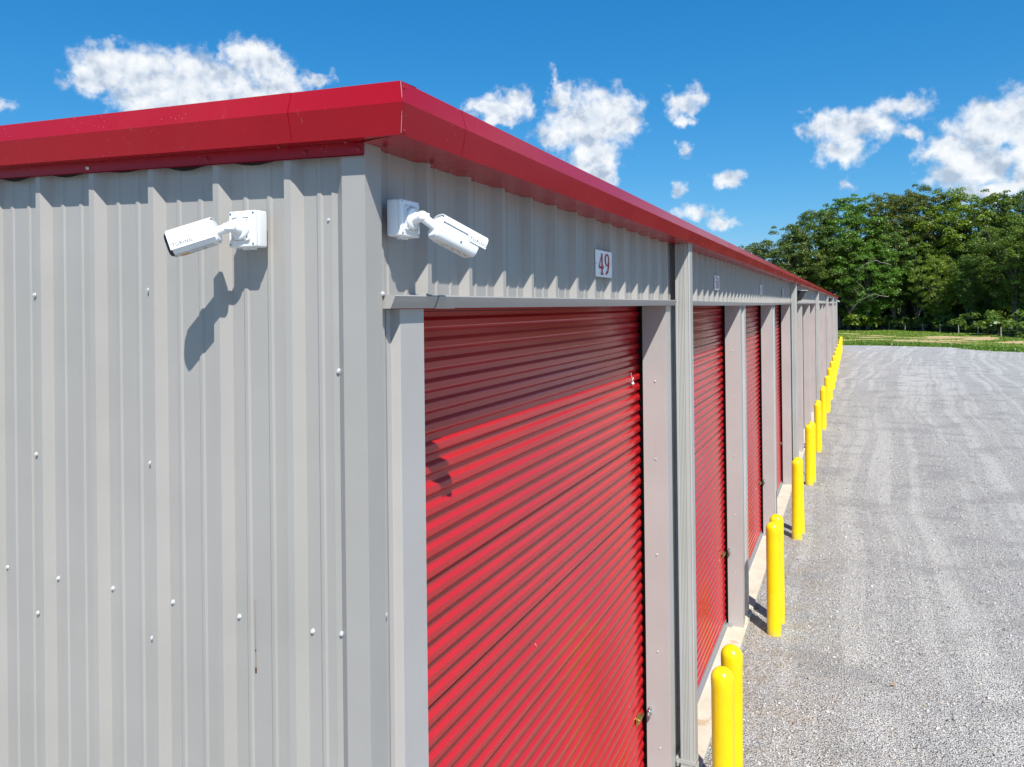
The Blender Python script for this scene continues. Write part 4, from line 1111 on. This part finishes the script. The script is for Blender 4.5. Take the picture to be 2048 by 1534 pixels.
# pale dead branches
def branch(name, pts, rad, label):
    o = add(name, MB().tube([(p[0] - pts[0][0], p[1] - pts[0][1], p[2] - pts[0][2]) for p in pts], rad, 6).mesh(name, simple('pale_dead_wood', (.30, .28, .25), .9), True), None, pts[0]); tag(o, label, 'branch')
def forked(p0, p1, sag, r0, label, seed):
    rr = random.Random(seed); root = Vector(p0); pts = []; n = 9
    for i in range(n):
        t = i / (n - 1); p = Vector(p0).lerp(Vector(p1), t); p.z += sag * math.sin(math.pi * t * .9) + rr.uniform(-.12, .12); p.y += rr.uniform(-.15, .15)
        pts.append(p - root)
    m = MB().tube(pts, [r0 * (1 - .85 * i / (n - 1)) for i in range(n)], 6)
    for k in range(7):
        i = rr.randrange(2, n - 1); a = pts[i]; d = (pts[i] - pts[i - 1]).normalized(); L = rr.uniform(.5, 1.5)
        b = a + d * L * .5 + Vector((0, rr.uniform(-.3, .3), rr.uniform(-.5, .4) * L)); c = b + d * L * .5 + Vector((0, 0, rr.uniform(-.4, .3) * L))
        m.tube([a, b, c], [r0 * .4, r0 * .25, r0 * .1], 4, False)
    o = add('dead_branch', m.mesh('dead_branch', simple('pale_dead_wood', (.24, .22, .19), .9), True), None, p0); tag(o, label, 'branch')
forked((6.3, 117.6, 9.7), (1.7, 117.2, 8.7), 1.0, .06, 'pale bare branch arching across the middle of the trees', 4)
forked((6.0, 117.6, 5.1), (1.2, 117.0, 3.0), 1.3, .055, 'lower pale bare branch drooping towards the building end', 9)
# understorey
def shrub_mesh(seed, nc=16, ls=.13):
    rr = random.Random(seed); cs_ = []; rad = []
    for k in range(nc):
        a = rr.uniform(0, 6.28); q = rr.uniform(0, 1) ** .6
        cs_.append((math.cos(a) * q, math.sin(a) * q, rr.uniform(.25, 1.0) * (1.5 - q * .6))); rad.append(rr.uniform(.30, .50))
    V, F = leaf_cloud(cs_, rad, [90] * nc, ls, .8, .3, seed + 100); return np_mesh('foliage', V, F, LEAF)
SM = [shrub_mesh(k) for k in (3, 4, 6)]
stem = MB()
for k in range(5): a = k * 1.26; stem.tube([(0, 0, -.1), (.2 * math.cos(a), .2 * math.sin(a), .5), (.5 * math.cos(a), .5 * math.sin(a), 1.1)], [.03, .025, .01], 5, False)
stem = stem.mesh('stem', BARK, True)
SR = [(2.2, 124.5, 2.3, (1.5, 1.55, .75), 'bright yellow-green sapling beside the far corner of the building'),
      (5.6, 126.2, 1.7, (1.1, 1.3, .75), 'light green bush with thin pale stems behind the fence'),
      (8.3, 125.0, 1.5, (.8, .95, .75), 'dark low bush left of the fence middle'),
      (10.8, 122.5, 1.6, (.75, .9, .72), 'dark low bush at the middle of the fence'),
      (13.2, 118.0, 1.7, (.85, 1.0, .7), 'leafy bush behind the fence below the small yellow-green tree'),
      (15.2, 112.5, 1.8, (.7, .88, .68), 'dark bush behind the fence, right of centre'),
      (17.2, 107.0, 1.9, (.85, 1.05, .7), 'bush behind the fence near the right side'),
      (19.6, 101.5, 1.9, (.78, .95, .68), 'bush touching the fence at the right edge'),
      (22.5, 95, 2.0, (.8, .95, .7), 'bush behind the fence beyond the right edge'),
      (-.5, 131, 2.0, (.7, .85, .7), 'dark bush hidden behind the far building corner')]
for x, y, s, tint, lab in SR:
    E_ = empty('shrub', (x, y, 0), lab, 'shrub', 'shrubs along the fence', rng.uniform(0, 6.28))
    for nm, me in (('foliage', SM[rng.randrange(3)]), ('stem', stem)):
        o = add(nm, me, E_); o.scale = (s, s, s); o.color = (*tint, 1)
# deep wood behind: one dense mass of undergrowth and far crowns
cs_ = []; rad = []; per = []
for k in range(420):
    x = rng.uniform(-34, 62); y = 134 + rng.uniform(0, 12) - max(0, (x - 6)) * .75; z = rng.uniform(.5, 13) if k % 3 else rng.uniform(.3, 3)
    if z > 11.5 and x < -6: z *= .6
    cs_.append((x, y, z)); rad.append(rng.uniform(1.4, 2.4)); per.append(230)
for k in range(170):
    x = rng.uniform(-20, 50); cs_.append((x, 150 - max(0, x - 6) * .6 + rng.uniform(-3, 3), rng.uniform(.5, 9))); rad.append(2.6); per.append(330)
V, F = leaf_cloud(cs_, rad, per, .30, .85, .2, 77)
o = add('woodland', np_mesh('woodland', V, F, LEAF), kind='stuff'); o['label'] = 'dark dense wood behind the nearer trees'; o['category'] = 'woodland'; o.color = (.6, .72, .62, 1)
# low ivy and brambles at the foot of the wood
cs_ = []; rad = []; per = []
for k in range(150):
    t_ = rng.uniform(0, 1); i = int(t_ * (len(FP) - 1)); f = t_ * (len(FP) - 1) - i; a = FP[i]; b_ = FP[min(i + 1, len(FP) - 1)]
    x = a[0] + (b_[0] - a[0]) * f + rng.uniform(1.4, 4.2); y = a[1] + (b_[1] - a[1]) * f + rng.uniform(1.4, 4.2)
    cs_.append((x, y, rng.uniform(0, .9))); rad.append(rng.uniform(.5, 1.1)); per.append(110)
V, F = leaf_cloud(cs_, rad, per, .14, .7, .3, 78)
o = add('undergrowth', np_mesh('undergrowth', V, F, LEAF), kind='stuff'); o['label'] = 'low brambles and seedlings at the foot of the wood'; o['category'] = 'undergrowth'; o.color = (.62, .8, .62, 1)
# stray twigs: thin trunks visible in the gloom
for k, (x, y, h) in enumerate(((7.9, 127.5, 6), (10.9, 123.5, 5), (5.2, 127.6, 4))):
    o = add('bare_trunk', MB().tube([(0, 0, -.2), (rng.uniform(-.2, .2), 0, h * .5), (rng.uniform(-.4, .4), 0, h)], [.10, .08, .05], 7).mesh('bare_trunk', BARK, True), None, (x, y, 0))
    tag(o, ['thin pale trunk left of the middle fence posts', 'slim trunk behind the central fence post', 'thin leaning stem behind the left fence posts', 'slim dark trunk right of the wood centre', 'second pale trunk close to the right edge'][k], 'tree trunk', 'slim trunks behind the fence')
